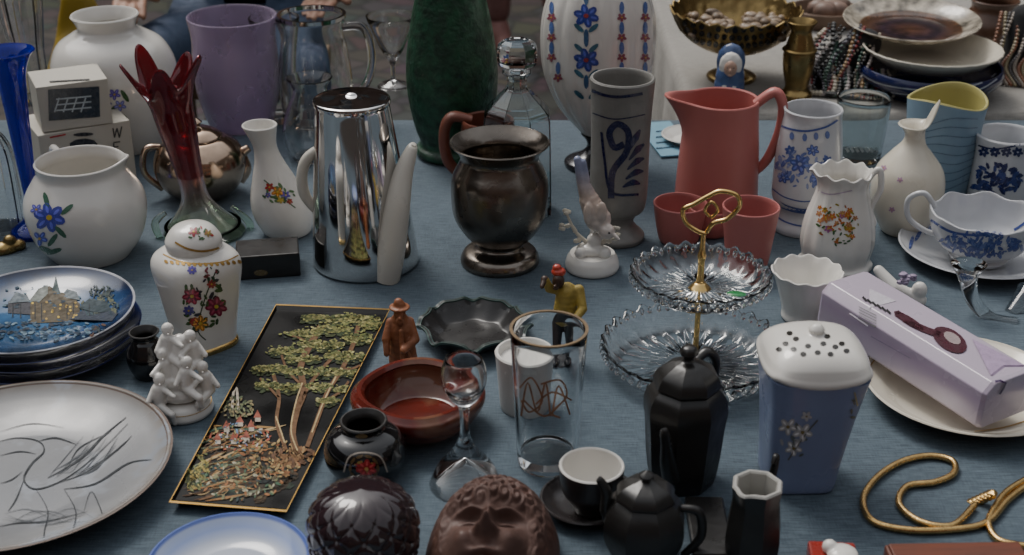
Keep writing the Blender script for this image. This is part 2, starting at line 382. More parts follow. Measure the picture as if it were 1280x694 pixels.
t.tube('handle',[(92,206,.045),(86,212,.075),(84,245,.08),(90,280,.055)],[5,5,5,5],WHITE)
# red glass vase
def petal(th,t_,r):
    k=max(0,(t_-.80)/.20); c=math.cos(5*th+.4); return (1+.22*k*c,.018*k*k*c+.006*k*k*math.sin(2*th))
t=Thing('red_glass_vase',256,290)
RG=M('red_glass',(1,1,1),.05,trans=.7,var=.1,ramp=[(0,(.6,.08,.10)),(.11,(.50,.035,.06)),(.26,(.36,.012,.03))])
RG2=M('clear_to_red_glass',(1,1,1),.03,trans=.95,var=.05,ramp=[(0,(.6,.85,.68)),(.03,(.85,.88,.82)),(.07,(.85,.55,.56)),(.11,(.75,.2,.25)),(.26,(.7,.1,.15))])
t.lathe('body',[(50,290),(49,286),(34,270),(20,252),(16,232),(19,195),(24,158),(27,128),(33,106),(43,90)],RG2,th=.003,mod=petal,lean=-30,bottom=.010,seg=90)
t2l=t.prof([(50,290),(49,286),(34,270),(20,252),(16,232),(19,195),(24,158),(27,128),(33,106),(43,90)],5)
zt_=t2l[-1][1]; core=[(r-.0008,z) for r,z in t2l if z>zt_*.36]
bm=bmesh.new(); inn=[(max(.001,r-.0012),z) for r,z in reversed(core)]; ln=t.m(-30,90)
add_lathe(bm,core+inn+[core[0]],90,petal,(ln,0)); mesh_obj('ruby_layer',bm,RG,t.e)
t.tube('foot_lobe',[(206,300,-.01),(197,275,0),(211,262,0)],[3,5,3],RG2); t.tube('foot_lobe_2',[(306,300,-.01),(312,285,0),(292,262,0)],[3,5,3],RG2)
# teapot silver
t=V('silver_teapot',254,243,[(32,243),(36,240),(50,226),(57,206),(52,186),(38,174),(30,171)],SILVER,open=False)
t.lathe('lid',[(31,171),(30,168),(20,162),(8,159),(5,156),(8,152),(0,147)],SILVER,open=False)
t.tube('spout',[(298,225),(308,215),(306,198),(316,190)],[12,9,7,5],SILVER); t.tube('handle',[(208,180),(190,182),(186,210),(206,232)],[4,4,4,4],SILVER)
# purple
t=V('purple_glass_vase',302,157,[(36,157),(42,146),(51,112),(53,75),(52,45),(56,20)],M('purple_frosted_glass',(.60,.49,.66),.24,trans=.65,var=.14,vs=14),th=.003)
t=V('clear_glass_vase',352,150,[(18,150),(20,120),(24,70),(32,22)],GLASS,th=.0025,bottom=.01)
t=V('glass_pitcher',398,150,[(40,150),(44,140),(46,100),(42,60),(38,40),(42,22)],GLASS,th=.0028,mod=spout(-1.6,.25,.4,.004)); t.tube('handle',[(434,35),(462,38),(470,75),(459,110),(438,118)],[5,5.5,5.5,5,4],GLASS)
t.lathe('silver_rim',[(42.5,22),(43,17)],STEEL,open='band',th=.004)
t=V('glass_carafe',393,196,[(26,196),(34,182),(37,160),(30,135),(22,118),(22,108),(29,97)],GLASS,th=.0025)
t=V('glass_goblet',492,108,[(0,100),(18,106),(20,108),(18,105),(4,99),(3,90),(4,78),(14,62),(22,45),(31,22),(29,22),(20,45),(11,62),(0,72)],GLASS,open=False,k=3)
# slim white vase
t=V('slender_porcelain_vase',360,289,[(27,289),(31,285),(37,266),(35,245),(25,218),(17,196),(15,178),(22,155)],WHITE,th=.0025,lean=-25)
p=Paint(t)
for x,y,R,c in ((347,240,8,(.5,.2,.02)),(337,234,6,RED),(357,244,6,VIO),(351,250,5,YEL),(362,252,4,RED),(335,244,4,VIO)): p.flower(x,y,R,c)
p.spray(22,349,243,20,14,4,[GRN,(.1,.2,.08)]); p.stroke([(330,225),(342,235),(357,250),(369,260)],1.3,GRN); p.done()
# coffee pot
t=V('steel_coffee_pot',458,326,[(64,326),(65.5,322),(65.5,318),(60,255),(53,190),(47.5,138),(47,128)],STEEL,open=False,k=4,lean=-8)
t.lathe('lid',[(48.5,129),(48.5,125),(45,122.5),(20,120),(9,118),(6,116),(3,115)],STEEL,open=False,cx=t.m(-8,126))
IV=M('ivory_plastic',(.62,.59,.52),.3,var=.05)
t.tube('spout',[(482,326,-.050),(489,290,-.050),(498,245,-.043),(508,208,-.03),(521,181,-.02),(524,175,-.02)],[15,17,16,12.5,7.5,3],IV,flat=1.0)
t.tube('handle',[(412,180,.0),(392,195,0),(384,215,0),(386,240,0),(400,262,0)],[5,7,7,7,5],IV)
# green vase
t=V('green_ceramic_vase',567,192,[(42,192),(47,188),(46,182),(41,176),(48,155),(56,115),(57,75),(51,30),(42,-15),(36,-50)],M('green_crackle_glaze',(.014,.068,.034),.42,var=.8,vs=70,bump=.9,bs=150,coat=.05),th=.004)
# decanter
t=V('glass_decanter',646,262,[(44,262),(46,258),(46,205),(45,150),(40,136),(20,116),(14,108),(14,96),(20,90)],M('grey_glass',(.86,.92,.92),.02,trans=1),seg=8,flatshade=True,th=.003,bottom=.01,turn=.39,k=3)
t.lathe('stopper',[(10,100),(11,90),(9,86),(24,80),(27,70),(26,58),(16,50)],GLASS,open=False,seg=8,flatshade=True,k=2)
TC=M('terracotta_glaze',(.16,.05,.03),.4,var=.15)
t=V('terracotta_mug',610,225,[(32,225),(34,220),(34,180),(33,150)],TC,th=.004); t.tube('handle',[(590,150),(566,146),(556,165),(560,200),(580,222)],[6,7,7,7,6],TC,flat=1.4)
# pewter vase
t=V('pewter_vase',625,326,[(49,326),(49,321),(44,313),(31,308),(29,302),(42,292),(57,270),(61,245),(60,222),(52,205),(49,196),(53,188),(63,178)],PEWTER,th=.003)
# fluted vase
t=Thing('fluted_porcelain_vase',743,206)
fl=lambda th,t_,r:(1+.03*abs(math.sin(9*th)),0)
DK=M('dark_stand',(.02,.02,.025),.2,coat=.4)
t.lathe('body',[(16,166),(22,160),(46,132),(64,95),(70,55),(68,15),(56,-20),(38,-45),(30,-60)],WHITE,seg=144,mod=fl,th=.004)
t.lathe('stand',[(37,206),(37,200),(20,192),(11,184),(11,176),(18,167)],DK,open=False)
p=Paint(t,off=.0009)
for y in (20,75): p.flower(733,y,16,(.04,.06,.30),(.35,.05,.05),6)
for y in (-2,45,50,102,48): p.ell(733,y,3,9,0,(.05,.12,.25))
for dy in (35,60,92,118): p.ell(724,dy,8,3,.7,(.05,.15,.22)); p.ell(742,dy,8,3,-.7,(.05,.15,.22))
for x in (690,777,806):
    for y in (10,35,60,85): p.ell(x+(8 if y>60 and x<700 else 0),y,3,8,0,(.1,.16,.40)); p.flower(x+(8 if y>60 and x<700 else 0),y+12,6,(.3,.08,.12))
p.done()
# grey stoneware
t=V('stoneware_goblet',771,297,[(33,297),(34,291),(25,283),(20,275),(24,266),(33,258),(36,235),(36.5,190),(38,140),(41,98)],GREY,th=.0045)
p=Paint(t); B2=(.012,.014,.06)
p.stroke([(764,248),(766,215),(783,190),(785,165),(772,155),(762,166),(768,184),(780,180)],8,B2); p.stroke([(752,165),(756,200),(764,240),(798,243)],3,B2)
for a,b in (((785,190),(800,162)),((786,200),(805,180)),((784,212),(805,198)),((782,224),(804,214)),((778,234),(800,230))): p.stroke([a,((a[0]+b[0])/2+2,(a[1]+b[1])/2-4),b],8,B2,taper=True)
p.stroke([(738,112),(756,119),(776,121),(803,117)],3.5,B2); p.stroke([(738,140),(761,148),(781,148),(806,143)],1.5,B2)
p.done()
# bird figurine
t=Thing('bird_figurine',740,334)
t.lathe('base',[(33,334),(34,330),(32,322),(28,316)],WHITE,open=False); s_=t.m(1,300)
p=Paint(t); p.stroke([(708,338),(722,347),(740,350),(758,347),(773,338)],2,(.1,.15,.45)); p.done()
Q=lambda x,y,d=0: t.pt(x,y,d)
blob(t.e,'rock',[('s',Q(738,312),(20*s_,16*s_,10*s_)),('s',Q(725,312,-.01),8*s_),('s',Q(755,312,-.008),9*s_),('s',Q(742,300),10*s_)],WHITE,.0015)
bm=bmesh.new()
for pts in ([(735,305),(718,290),(705,265)],[(748,305),(760,296),(768,285)],[(740,308),(755,302),(772,296)],[(718,290),(712,282),(704,284)]): add_tube(bm,[Q(*a) for a in pts],[3*s_,2.2*s_,1.5*s_])
for x,y in ((705,265),(768,285),(772,296),(704,284),(722,300),(758,300)):
    for k in range(4): add_sphere(bm,Q(x+random.uniform(-4,4),y+random.uniform(-3,3),random.uniform(-.004,.004)),(4*s_,2*s_,3*s_),sub=1)
mesh_obj('twigs',bm,CREAM,t.e)
blob(t.e,'bird',[('c',Q(746,274),Q(734,250),17*s_,13*s_),('c',Q(734,250),Q(725,226),12*s_,8*s_),('c',Q(725,226),Q(718,200),8*s_,5*s_),('c',Q(728,226),Q(725,203),7*s_,4.5*s_),('s',Q(757,284,-.010),10.5*s_),('c',Q(765,286,-.014),Q(773,290,-.018),3.5*s_,1.4*s_),('s',Q(750,260,-.012),(7*s_,5*s_,15*s_)),('s',Q(733,262,-.012),(6*s_,5*s_,15*s_))],M('bird_glaze',(.5,.45,.42),.15,coat=.3,var=.2,vs=120,ramp=[(0,(.5,.3,.2)),(.04,(.66,.60,.55)),(.085,(.60,.48,.40)),(.115,(.26,.29,.42))]),.0011,sm=2)
bm=bmesh.new(); add_sphere(bm,Q(760,282,-.0185),1.6*s_,sub=1); mesh_obj('eye',bm,BLACKG,t.e)
# coral set
t=V('coral_jug',893,272,[(47,272),(51,266),(51,230),(49,185),(46,145),(46,124)],CORAL,th=.0035,mod=spout(-1.5,.62,.42,.003,.7))
t.tube('handle',[(934,128),(956,112),(967,128),(965,160),(953,195),(936,215)],[6,6.5,6.5,6,6,5],CORAL,flat=1.3)
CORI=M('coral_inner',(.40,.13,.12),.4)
for x,yb,yr,r0,r1 in ((848,300,254,25,34),(933,331,258,26,36),(888,290,258,24,30)):
    t=V('coral_cup',x,yb,[(r0-3,yb),(r0,yb-3),(r0+5,(yb+yr)/2),(r1,yr)],[CORAL,CORI],th=.0025)
# blue white vase
BW=M('delft_glaze',(.56,.57,.59),.15,coat=.3,var=.05)
t=V('delft_vase',1002,283,[(38,283),(39,277),(34,268),(33,258),(41,245),(42,225),(41,190),(38,160),(36,145),(37,136)],BW,th=.003)
p=Paint(t); B3=(.07,.11,.33); B4=(.14,.19,.42)
for y,wd,dd in ((152,2.5,12),(250,6,14),(268,2,15),(285,5,15),(238,1.5,14)): p.stroke([(966,y-2),(981,y+dd*.6),(1006,y+dd),(1031,y+dd*.6),(1047,y-2)],wd,B3)
for x,y,R in ((1000,205,13),(980,222,8),(1022,222,9),(1016,188,8),(988,188,7),(1034,200,6)): p.flower(x,y,R,B3,(.3,.35,.5),6)
p.spray(50,1003,208,34,26,5,[B4,(.1,.15,.4),(.25,.3,.5)])
for x in (976,990,1006,1020,1034): p.ell(x,172+abs(x-1006)*-.12,3,5,0,B4)
p.done()
t=V('glass_tumbler',1072,198,[(26,198),(28,190),(31,160),(34,122)],M('smoky_glass',(.82,.85,.83),.03,trans=1),th=.0025,bottom=.008)
p=Paint(t)
for i in range(7): p.stroke([(1058+i*6,185),(1061+i*6,190)],3,(.4,.42,.4),2)
p.done()
# ewer
t=V('cream_ewer',1127,288,[(24,288),(28,284),(40,262),(45,236),(41,212),(26,192),(14,178),(12,168),(17,160),(22,156)],CREAM,th=.0025,mod=spout(1.6,.15,.6,.03,.8))
p=Paint(t)
for x,y in ((1105,210),(1125,225),(1115,262)): p.flower(x,y,4,(.45,.25,.4))
p.done()
def wav(th,t_,r): return (1+.03*math.cos(3*th)*t_,.006*math.cos(2*th+.6)*max(0,t_-.8)*5)
t=V('blue_ripple_vase',1168,238,[(38,238),(41,232),(44,200),(45,165),(49,122)],[M('sky_blue_matte',(.20,.30,.39),.5,var=.08),M('yellow_glaze',(.44,.40,.15),.4,var=.1)],th=.0035,mod=wav)
p=Paint(t)
for i in range(9): p.stroke([(1126+k*12,148+i*10+4*math.sin(k*.9+i*.5)+6*math.sin(k/7*3.1)) for k in range(9)],1.2,(.13,.2,.28))
p.done()
t=V('delft_mug',1246,250,[(36,250),(38,246),(38,215),(37,185),(40,168)],BW,th=.004)
p=Paint(t); NV=(.01,.015,.09)
for x in range(1216,1290,14): p.flower(x,190,7,NV,(.4,.4,.5),6)
p.stroke([(1210,175),(1227,183),(1247,186),(1280,180)],2,NV); p.stroke([(1210,243),(1227,256),(1247,260),(1280,254)],5,NV)
p.spray(70,1244,225,32,22,6,[NV,(.03,.05,.2)]); p.done()
# floral jug
t=V('floral_porcelain_jug',1043,330,[(45,330),(45,325),(41,320),(45,300),(42,272),(34,245),(31,228),(36,214)],WHITE,th=.0025,seg=90,mod=lambda th,t_,r:(1+.02*math.cos(12*th)+.22*max(0,(t_-.8)*5)**1.5*math.exp(-((math.atan2(math.sin(th+1.5),math.cos(th+1.5)))/.45)**2),.002*math.cos(10*th)*max(0,t_-.9)*10))
t.tube('handle',[(1071,222),(1084,208),(1088,232),(1079,258),(1084,275),(1074,290)],[3.5,4,4,3.5,4,3],WHITE)
p=Paint(t)
for i in range(20): p.flower(1047+random.uniform(-24,24),278+random.uniform(-20,18),random.uniform(3,5.5),random.choice([ORG,(.5,.25,.03),(.35,.1,.3),(.45,.2,.1)]),YEL)
p.spray(60,1047,280,27,26,2.8,[GRN,(.3,.25,.03),(.4,.12,.03)])
p.stroke([(1017,235),(1037,243),(1065,238)],1.5,(.5,.4,.5)); p.done()
# sauce boat cup
t=V('transferware_saucer',1222,322,[(45,322),(48,319),(75,315),(99,306)],BW,th=.003)
p=Paint(t)
for i in range(24):
    a=i/24*6.28; p.ell(1224+88*math.cos(a),313+88*.42*math.sin(a),9,2.5,a+1.57,(.08,.12,.35))
p.done()
t=Thing('transferware_cup',1222,324,.006); t.lathe('body',[(34,322),(37,318),(36,313),(54,302),(63,285),(66,266)],BW,th=.0025,mod=lambda th,t_,r:(1+.03*math.cos(8*th)*t_,.002*math.cos(8*th)*max(0,t_-.9)*10))
t.tube('handle',[(1162,268),(1146,252),(1128,262),(1132,285),(1154,298),(1170,300)],[3.5,3.5,3.5,3.5,3.5,3],BW)
p=Paint(t); p.spray(200,1224,306,54,16,4,[(.04,.07,.25),(.07,.1,.3),(.12,.17,.38)]); p.stroke([(1164,275),(1190,290),(1226,294),(1262,290),(1285,276)],3,(.05,.08,.28))
for x in (1195,1215,1240): p.stroke([(x,318),(x,300)],3,(.02,.03,.15),2)
p.done()
# small white cup
t=V('white_porcelain_cup',1003,398,[(24,398),(27,394),(27,385),(33,365),(39,348),(44,338)],WHITE,th=.0022,seg=96,mod=lambda th,t_,r:(1+.03*abs(math.cos(6*th))*t_,.0012*math.cos(12*th)*max(0,t_-.9)*10))
# cut glass horn
t=Thing('glass_candlestick',1235,395)
bm=bmesh.new(); h=t.m(1)
add_tube(bm,[t.pt(1202,335),t.pt(1204,352),t.pt(1214,378),t.pt(1238,398),t.pt(1268,404)],[22*h,12*h,9*h,9*h,14*h],20)
mesh_obj('body',bm,GLASS,t.e)
bm=bmesh.new(); add_tube(bm,[t.pt(1262,400,.02),t.pt(1280,385,.05)],[10*h,18*h],16); mesh_obj('arm',bm,GLASS,t.e)
# porcelain shoe
t=Thing('porcelain_slipper',1124,378); h=t.m(1)
blob(t.e,'body',[('c',t.pt(1148,372),t.pt(1116,362),9*h,10*h),('c',t.pt(1116,362),t.pt(1094,347,.01),10*h,7*h),('s',t.pt(1146,360,0),(10*h,9*h,12*h))],WHITE,.0012)
bm=bmesh.new()
for i in range(12): add_sphere(bm,t.pt(1128+random.uniform(-9,9),342+random.uniform(-6,6),-.01+random.uniform(-.005,.005)),(5*h,4*h,3.5*h),sub=1)
mesh_obj('flower',bm,[M('mauve_glaze',(.35,.28,.4),.2,var=.5,vs=120)],t.e)
# ---- right: plate + package
t=V('porcelain_plate',1205,500,[(55,500),(60,497),(90,494),(108,486),(126,478)],CREAM,th=.003)
p=Paint(t)
q=[(1205+124*math.cos(a/30*6.283),477.5+124*.505*math.sin(a/30*6.283)) for a in range(31)]; p.stroke(q,1.6,DGOLD,2); p.done()
t=Thing('opener_gift_box',1155,450,.02)
A=tab(1056,392,.035); B=tab(1250,508,.03); d=(B-A)
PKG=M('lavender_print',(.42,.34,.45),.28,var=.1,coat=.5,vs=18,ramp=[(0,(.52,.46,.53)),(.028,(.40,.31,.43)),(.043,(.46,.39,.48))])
loc=(A+B)/2; loc.z=T+.024; L_=d.length+.012
t.e.location=loc; ang=math.atan2(d.y,d.x); t.e.rotation_euler=(0,math.radians(3),ang); t.mw=Matrix.Translation(loc)@Matrix.Rotation(ang,4,'Z')@Matrix.Rotation(math.radians(3),4,'Y'); t.loc=loc
bm=bmesh.new(); wv=.032; hh=.045
sec=[(-wv,.004),(-wv,.036),(-wv+.009,hh),(wv-.009,hh),(wv,.036),(wv,.004),(wv-.004,0),(-wv+.004,0)]
NS=len(sec); rg=[[bm.verts.new((x,y,z)) for y,z in sec] for x in (-L_/2,-L_/2+.004,L_/2-.004,L_/2)]
for k,sc_ in ((0,.94),(3,.94)):
    for v in rg[k]: v.co.y*=sc_; v.co.z=.024+(v.co.z-.024)*sc_
for a,b in zip(rg,rg[1:]):
    for i in range(NS): bm.faces.new((a[i],a[(i+1)%NS],b[(i+1)%NS],b[i]))
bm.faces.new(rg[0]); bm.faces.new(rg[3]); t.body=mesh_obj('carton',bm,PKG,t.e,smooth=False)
md=t.body.modifiers.new('soft','BEVEL'); md.width=.0008; md.segments=2
p=Paint(t,off=.0007); MAR=(.07,.02,.03)
p.poly([(1088,362),(1120,377),(1085,408),(1062,392)],(.58,.54,.60)); p.off=.0010
for i in range(6): p.stroke([(1078+i*6,372+i*3.2),(1083+i*6,377+i*3.2)],2.5,(.03,.03,.03),2)
for i in range(5): p.stroke([(1074,384+i*3.5),(1096,395+i*3.5)],1,(.2,.2,.2),2)
p.ell(1187,426,24,13,.55,MAR,16); p.ell(1136,402,22,5,.55,MAR,14); p.stroke([(1120,392),(1145,408),(1175,420)],8,MAR); p.off=.0013
p.ell(1190,424,12,6,.55,(.35,.28,.28),12)
p.poly([(1215,425),(1280,458),(1280,480),(1238,470)],(.40,.30,.44))
p.stroke([(1243,478),(1256,478),(1248,492)],2.5,(.05,.02,.08),2); p.stroke([(1150,448),(1225,488)],1.2,(.25,.2,.3)); p.stroke([(1145,453),(1220,493)],1.2,(.25,.2,.3)); p.stroke([(1090,420),(1140,448)],1.2,(.3,.25,.35))
p.done()
# ---- blue square pot pourri vase
def sq(nf=5):
    def f(th,t_,r):
        c,s=abs(math.cos(th)),abs(math.sin(th)); return ((c**nf+s**nf)**(-1/nf),0)
    return f
t=Thing('blue_potpourri_vase',994,594,turn=.28)
SB=M('powder_blue_glaze',(.19,.235,.38),.3,var=.1,coat=.2)
t.lathe('body',[(40,594),(43,590),(46,560),(53,510),(60,470),(64,452)],SB,open=False,mod=sq(),seg=72,lean=7)
lx=t.m(7,452)
def lidm(th,t_,r):
    k=min(1,r/.045)**2; return ((sq()(th,t_,r)[0]-1)*k+1,-.004*abs(math.cos(2*th))*(1 if r>.040 else 0))
o=t.lathe('lid',[(64.6,450),(66.5,446),(65,441),(57,430),(44,422),(22,418),(10,416),(10,411),(5,406),(0,405)],WHITE,open=False,mod=lidm,seg=72,cx=lx)
p=Paint(t,[o],name='pierced_holes')
for x,y in ((980,430),(993,424),(1008,433),(1027,430),(1042,434),(972,437),(990,437),(1002,443),(1020,441),(1036,443),(1050,430),(1032,421),(985,417),(1056,439)): p.ell(x+2,y,4,2.8,0,(.02,.018,.015))
p.done()
p=Paint(t)
for x,y,R in ((985,533,12),(1003,540,13),(992,560,11),(1008,520,7)): p.flower(x,y,R,(.42,.42,.42),(.2,.15,.05),5)
p.stroke([(1022,525),(1005,545),(985,575)],1.6,(.12,.12,.1)); p.spray(10,997,552,20,22,5,[(.12,.14,.14),(.35,.36,.38)])
p.stroke([(1068,490),(1073,520),(1067,545)],2,(.4,.35,.2)); p.spray(8,1069,520,5,25,4,[(.4,.4,.35),(.15,.15,.12)])
p.done()
# ---- gold chain
def flat_path(name,pts,r,mat):
    t=Thing(name,pts[0][0],pts[0][1]); bm=bmesh.new(); q=cr(pts,10); inv=t.mw.inverted()
    w3=[inv@tab(x,y,r*.8) for x,y in q]
    add_tube(bm,w3,[r]*len(w3),12,1.0,2); mesh_obj('links',bm,mat,t.e,sharp=80); return t
CH=M('gold_chain_metal',(.66,.44,.18),.2,metal=1,var=.3,vs=300,bump=.2,bs=1400)
flat_path('gold_chain',[(1218,632),(1190,657),(1150,652),(1124,630),(1134,608),(1168,603),(1192,592),(1190,576),(1160,570),(1125,578),(1095,598),(1079,625),(1092,652),(1140,663),(1200,661),(1235,652),(1260,625),(1285,606)],.0029,CH)
t2=Thing('chain_clasp',1225,628); bm=bmesh.new()
for i in range(14): add_sphere(bm,t2.pt(1212+i*2,634-i*1.5,0),(.004,.005,.004) if i%2 else .0048,sub=1)
mesh_obj('filigree',bm,CH,t2.e)
flat_path('gold_chain',[(1300,590),(1262,612),(1245,632),(1236,655),(1250,676),(1290,684)],.0029,CH)
# ---- two tier stand
t=Thing('two_tier_glass_stand',866,458)
def scal(n,a,dz=0,tt=.5): return lambda th,t_,r:(1+a*math.cos(n*2*th)*(1 if r>.05 else 0),dz*math.cos(2*n*th)*(r>.05))
t.lathe('lower_dish',[(22,462),(70,462),(92,458),(108,445),(115,430)],GLASS,th=.0035,seg=168,mod=scal(14,.022,.0022),k=3)
t.lathe('upper_dish',[(14,366),(48,366),(66,362),(80,353),(87,340)],GLASS,th=.003,seg=144,mod=scal(12,.022,.0018),k=3,cx=t.m(2,350))
for nm,yy,r0,r1,n,cx in (('lower_cuts',460,30,88,40,0),('upper_cuts',364,16,64,32,2)):
    bm=bmesh.new()
    for i in range(n):
        a=i/n*6.283; z=t.z(yy)+.0052; mm=t.m(1,yy); c0=t.m(cx,yy); rr1=r1*(1 if i%2 else .8)
        add_tube(bm,[(c0+math.cos(a)*r*mm,math.sin(a)*r*mm,z) for r in (r0,(r0+rr1)/2,rr1)],[.0005,.0026,.0006],6,k=2)
    mesh_obj(nm,bm,GLASS,t.e)
for nm,yy,rr,n,cx,zz_ in (('lower_beads',436,112,56,0,0),('upper_beads',346,84,48,2,0)):
    bm=bmesh.new()
    for i in range(n):
        a=i/n*6.283; mm=t.m(1,yy); add_sphere(bm,(t.m(cx,yy)+math.cos(a)*rr*mm*1.03,math.sin(a)*rr*mm*1.03,t.z(yy)),(.0028,.0028,.0045),sub=1)
    mesh_obj(nm,bm,GLASS,t.e)
c0=t.m(2,350)
t.lathe('stem',[(16,460),(14,455),(5,448),(3.5,430),(3.5,400),(3.5,372),(7,368)],GOLD,open=False,cx=t.m(2))
t.lathe('stem_upper',[(16,364),(14,360),(8,354),(5,350),(4,330),(5.5,320),(3.5,310),(3,290)],GOLD,open=False,cx=c0)
t.tube('ring_handle',[(872,292),(862,290),(846,280),(841,264),(854,256),(871,245),(886,238),(906,242),(910,256),(896,272),(880,278),(872,290)],[3]*12,GOLD)
t.tube('ring_scroll',[(874,270),(868,262),(876,252),(884,262),(876,272)],[2]*5,GOLD)
bm=bmesh.new(); add_sphere(bm,t.pt(913,352,-.02),(.009,.006,.0012)); mesh_obj('sticker',bm,pm((.02,.22,.06)),t.e)
# ---- tall black teapot (eight-sided)
def octo(th,t_,r):
    a=(th+math.pi/8)%(math.pi/4)-math.pi/8; k=min(1,r/.012); return (1-k+k*math.cos(math.pi/8)/math.cos(a)*1.03,0)
OK=dict(open=False,mod=octo,seg=64,sharp=14)
t=V('black_teapot',851,600,[(36,600),(40,596),(45,570),(49,530),(52,505),(48,490),(40,482)],BLACKC,turn=.25,**OK)
t.lathe('lid',[(40,481),(42,477),(36,465),(20,455),(8,451),(7,446),(12,441),(8,434),(0,432)],BLACKC,**OK)
t.e.rotation_euler[2]=t.rz
sp=D.objects.new
t.tube('spout',[(830,575,-.024),(822,550,-.030),(816,524,-.036),(811,504,-.040),(810,501,-.040)],[12,10,7,5.5,2],BLACKC); t.tube('handle',[(878,540,.03),(896,512,.035),(901,482,.035),(889,468,.035),(874,474,.03)],[6,6,6,6,5],BLACKC,flat=1.3)
t=V('black_creamer',938,700,[(26,700),(31,694),(35,670),(32,640),(30,622),(32,606)],[BLACKC,M('grey_white_inner',(.4,.39,.36),.3)],th=.004,seg=64,mod=lambda th,t_,r:(octo(th,t_,r)[0]*spout(-.6,.2,.3,.002)(th,t_,r)[0],0),sharp=14)
t.tube('handle',[(952,640,.03),(957,615,.034),(958,600,.034),(955,606,.03)],[5,5,4.5,3],BLACKC)
t=V('black_teapot',803,694,[(34,694),(38,690),(50,668),(52,648),(46,632),(36,622)],BLACKC,**OK)
t.lathe('lid',[(36,622),(38,618),(30,608),(12,601),(6,598),(10,594),(0,588)],BLACKC,**OK)
t.tube('spout',[(766,660),(756,640),(754,618),(745,604),(743,602)],[11,9,7,5,2],BLACKC); t.tube('handle',[(848,632),(870,636),(874,665),(854,690)],[5,6,6,5],BLACKC)
t=Thing('black_tray',885,668); bm=bmesh.new(); add_box(bm,(0,0,.006),(t.m(50),t.m(120),.008),.15,.002); mesh_obj('body',bm,BLACKC,t.e,smooth=False)
# cup and saucer
CUPD=M('bronze_black_glaze',(.03,.025,.025),.28,coat=.2,var=.3)
t=V('dark_saucer',732,636,[(28,636),(30,633),(45,630),(58,622)],CUPD,th=.003)
t=V('dark_coffee_cup',738,636,[(20,636),(22,632),(24,628),(36,612),(40,595),(41,582)],[CUPD,WHITE],z0=.005,th=.0025); t.tube('handle',[(775,590,-.005),(790,596,-.01),(786,612,-.01),(772,618,-.005)],[3.5]*4,CUPD)
# tumbler
t=V('monogrammed_glass',684,577,[(35,577),(37,573),(39,550),(43,495),(49,412)],GLASS,th=.0022,bottom=.012)
t.lathe('gilt_rim',[(49.4,411.5),(49.5,410)],M('worn_gilt',(.24,.17,.10),.4,metal=.5,var=.5,vs=90),open='band',th=.0025,k=2)
p=Paint(t); GP=M('gilt_paint',(.30,.15,.08),.35,metal=.3,var=.4,vs=200)
for pts in ([(652,520),(660,478),(672,515),(682,478),(688,520)],[(650,485),(665,472),(678,500),(662,515),(652,500)],[(690,520),(698,482),(712,518)],[(670,505),(690,490),(714,500)],[(676,480),(700,475),(708,495),(690,515),(700,522)],[(655,500),(680,520),(700,505)]): p.stroke(pts,2.2,GP)
p.done()
t=V('white_glass_candle',656,508,[(29,508),(31,504),(34,475),(38,440)],[M('milk_glass',(.6,.58,.55),.2,trans=.1,var=.05),WHITE],th=.004,bottom=.05)
# figurine man
t=Thing('painted_man_figurine',706,450); h=t.m(1,400); Q=lambda x,y,d=0:t.pt(x,y,d)
blob(t.e,'trousers',[('c',Q(698,398),Q(697,440),9*h,6*h),('c',Q(714,398),Q(718,440),9*h,6*h),('s',Q(695,446,-.008),(8*h,11*h,4*h)),('s',Q(720,446,-.008),(8*h,11*h,4*h)),('s',Q(706,450,0),(22*h,20*h,3*h))],M('dark_paint',(.02,.02,.025),.4),.001,sm=2)
blob(t.e,'coat',[('c',Q(707,366),Q(706,392),14*h,17*h),('c',Q(722,362),Q(727,380,-.01),7*h,6*h),('c',Q(727,380,-.01),Q(716,388,-.02),6*h,5*h),('c',Q(695,362),Q(685,358,-.005),7*h,6*h),('c',Q(685,358,-.005),Q(680,346,-.008),6*h,5*h)],M('yellow_coat',(.36,.26,.05),.5,var=.45,vs=90,bump=.5,bs=200),.001,sm=2)
blob(t.e,'hands',[('s',Q(679,345,-.008),5*h),('s',Q(714,389,-.022),5*h),('c',Q(679,345,-.008),Q(676,350,-.015),4*h,3*h)],M('dark_skin',(.05,.025,.015),.4),.0008,sm=1)
blob(t.e,'head',[('s',Q(696,349,-.004),(8*h,8*h,10*h)),('s',Q(692,351,-.012),(2.5*h,3*h,2*h)),('c',Q(697,356),Q(700,362),5*h,6*h),('s',Q(693,355,-.010),(4*h,3*h,2*h))],M('dark_skin',(.05,.025,.015),.4),.0007,sm=1)
blob(t.e,'cap',[('s',Q(696,340),(9.5*h,9.5*h,6*h)),('s',Q(694,335),(6*h,6*h,5*h))],pm((.4,.04,.02)),.0008,sm=1)
# black ashtray
t=Thing('black_ceramic_ashtray',592,424)
def ash(th,t_,r): return (1+.05*math.cos(8*th)*(r>.02),-.005*max(0,math.cos(8*th))**2*(t_>.7))
t.lathe('body',[(38,424),(44,421),(56,413),(68,402)],[M('black_iron_glaze',(.02,.021,.021),.3,coat=.3,var=.3),M('black_iron_glaze2',(.022,.021,.021),.3,coat=.1,var=.6,vs=60)],th=.004,seg=128,mod=ash)
t.lathe('green_rim',[(68.3,403),(68.6,400.5)],M('teal_rim',(.04,.075,.065),.35,var=.5,vs=70),open='band',th=.0045,seg=128,mod=lambda th,t_,r:ash(th,1,r),k=2)
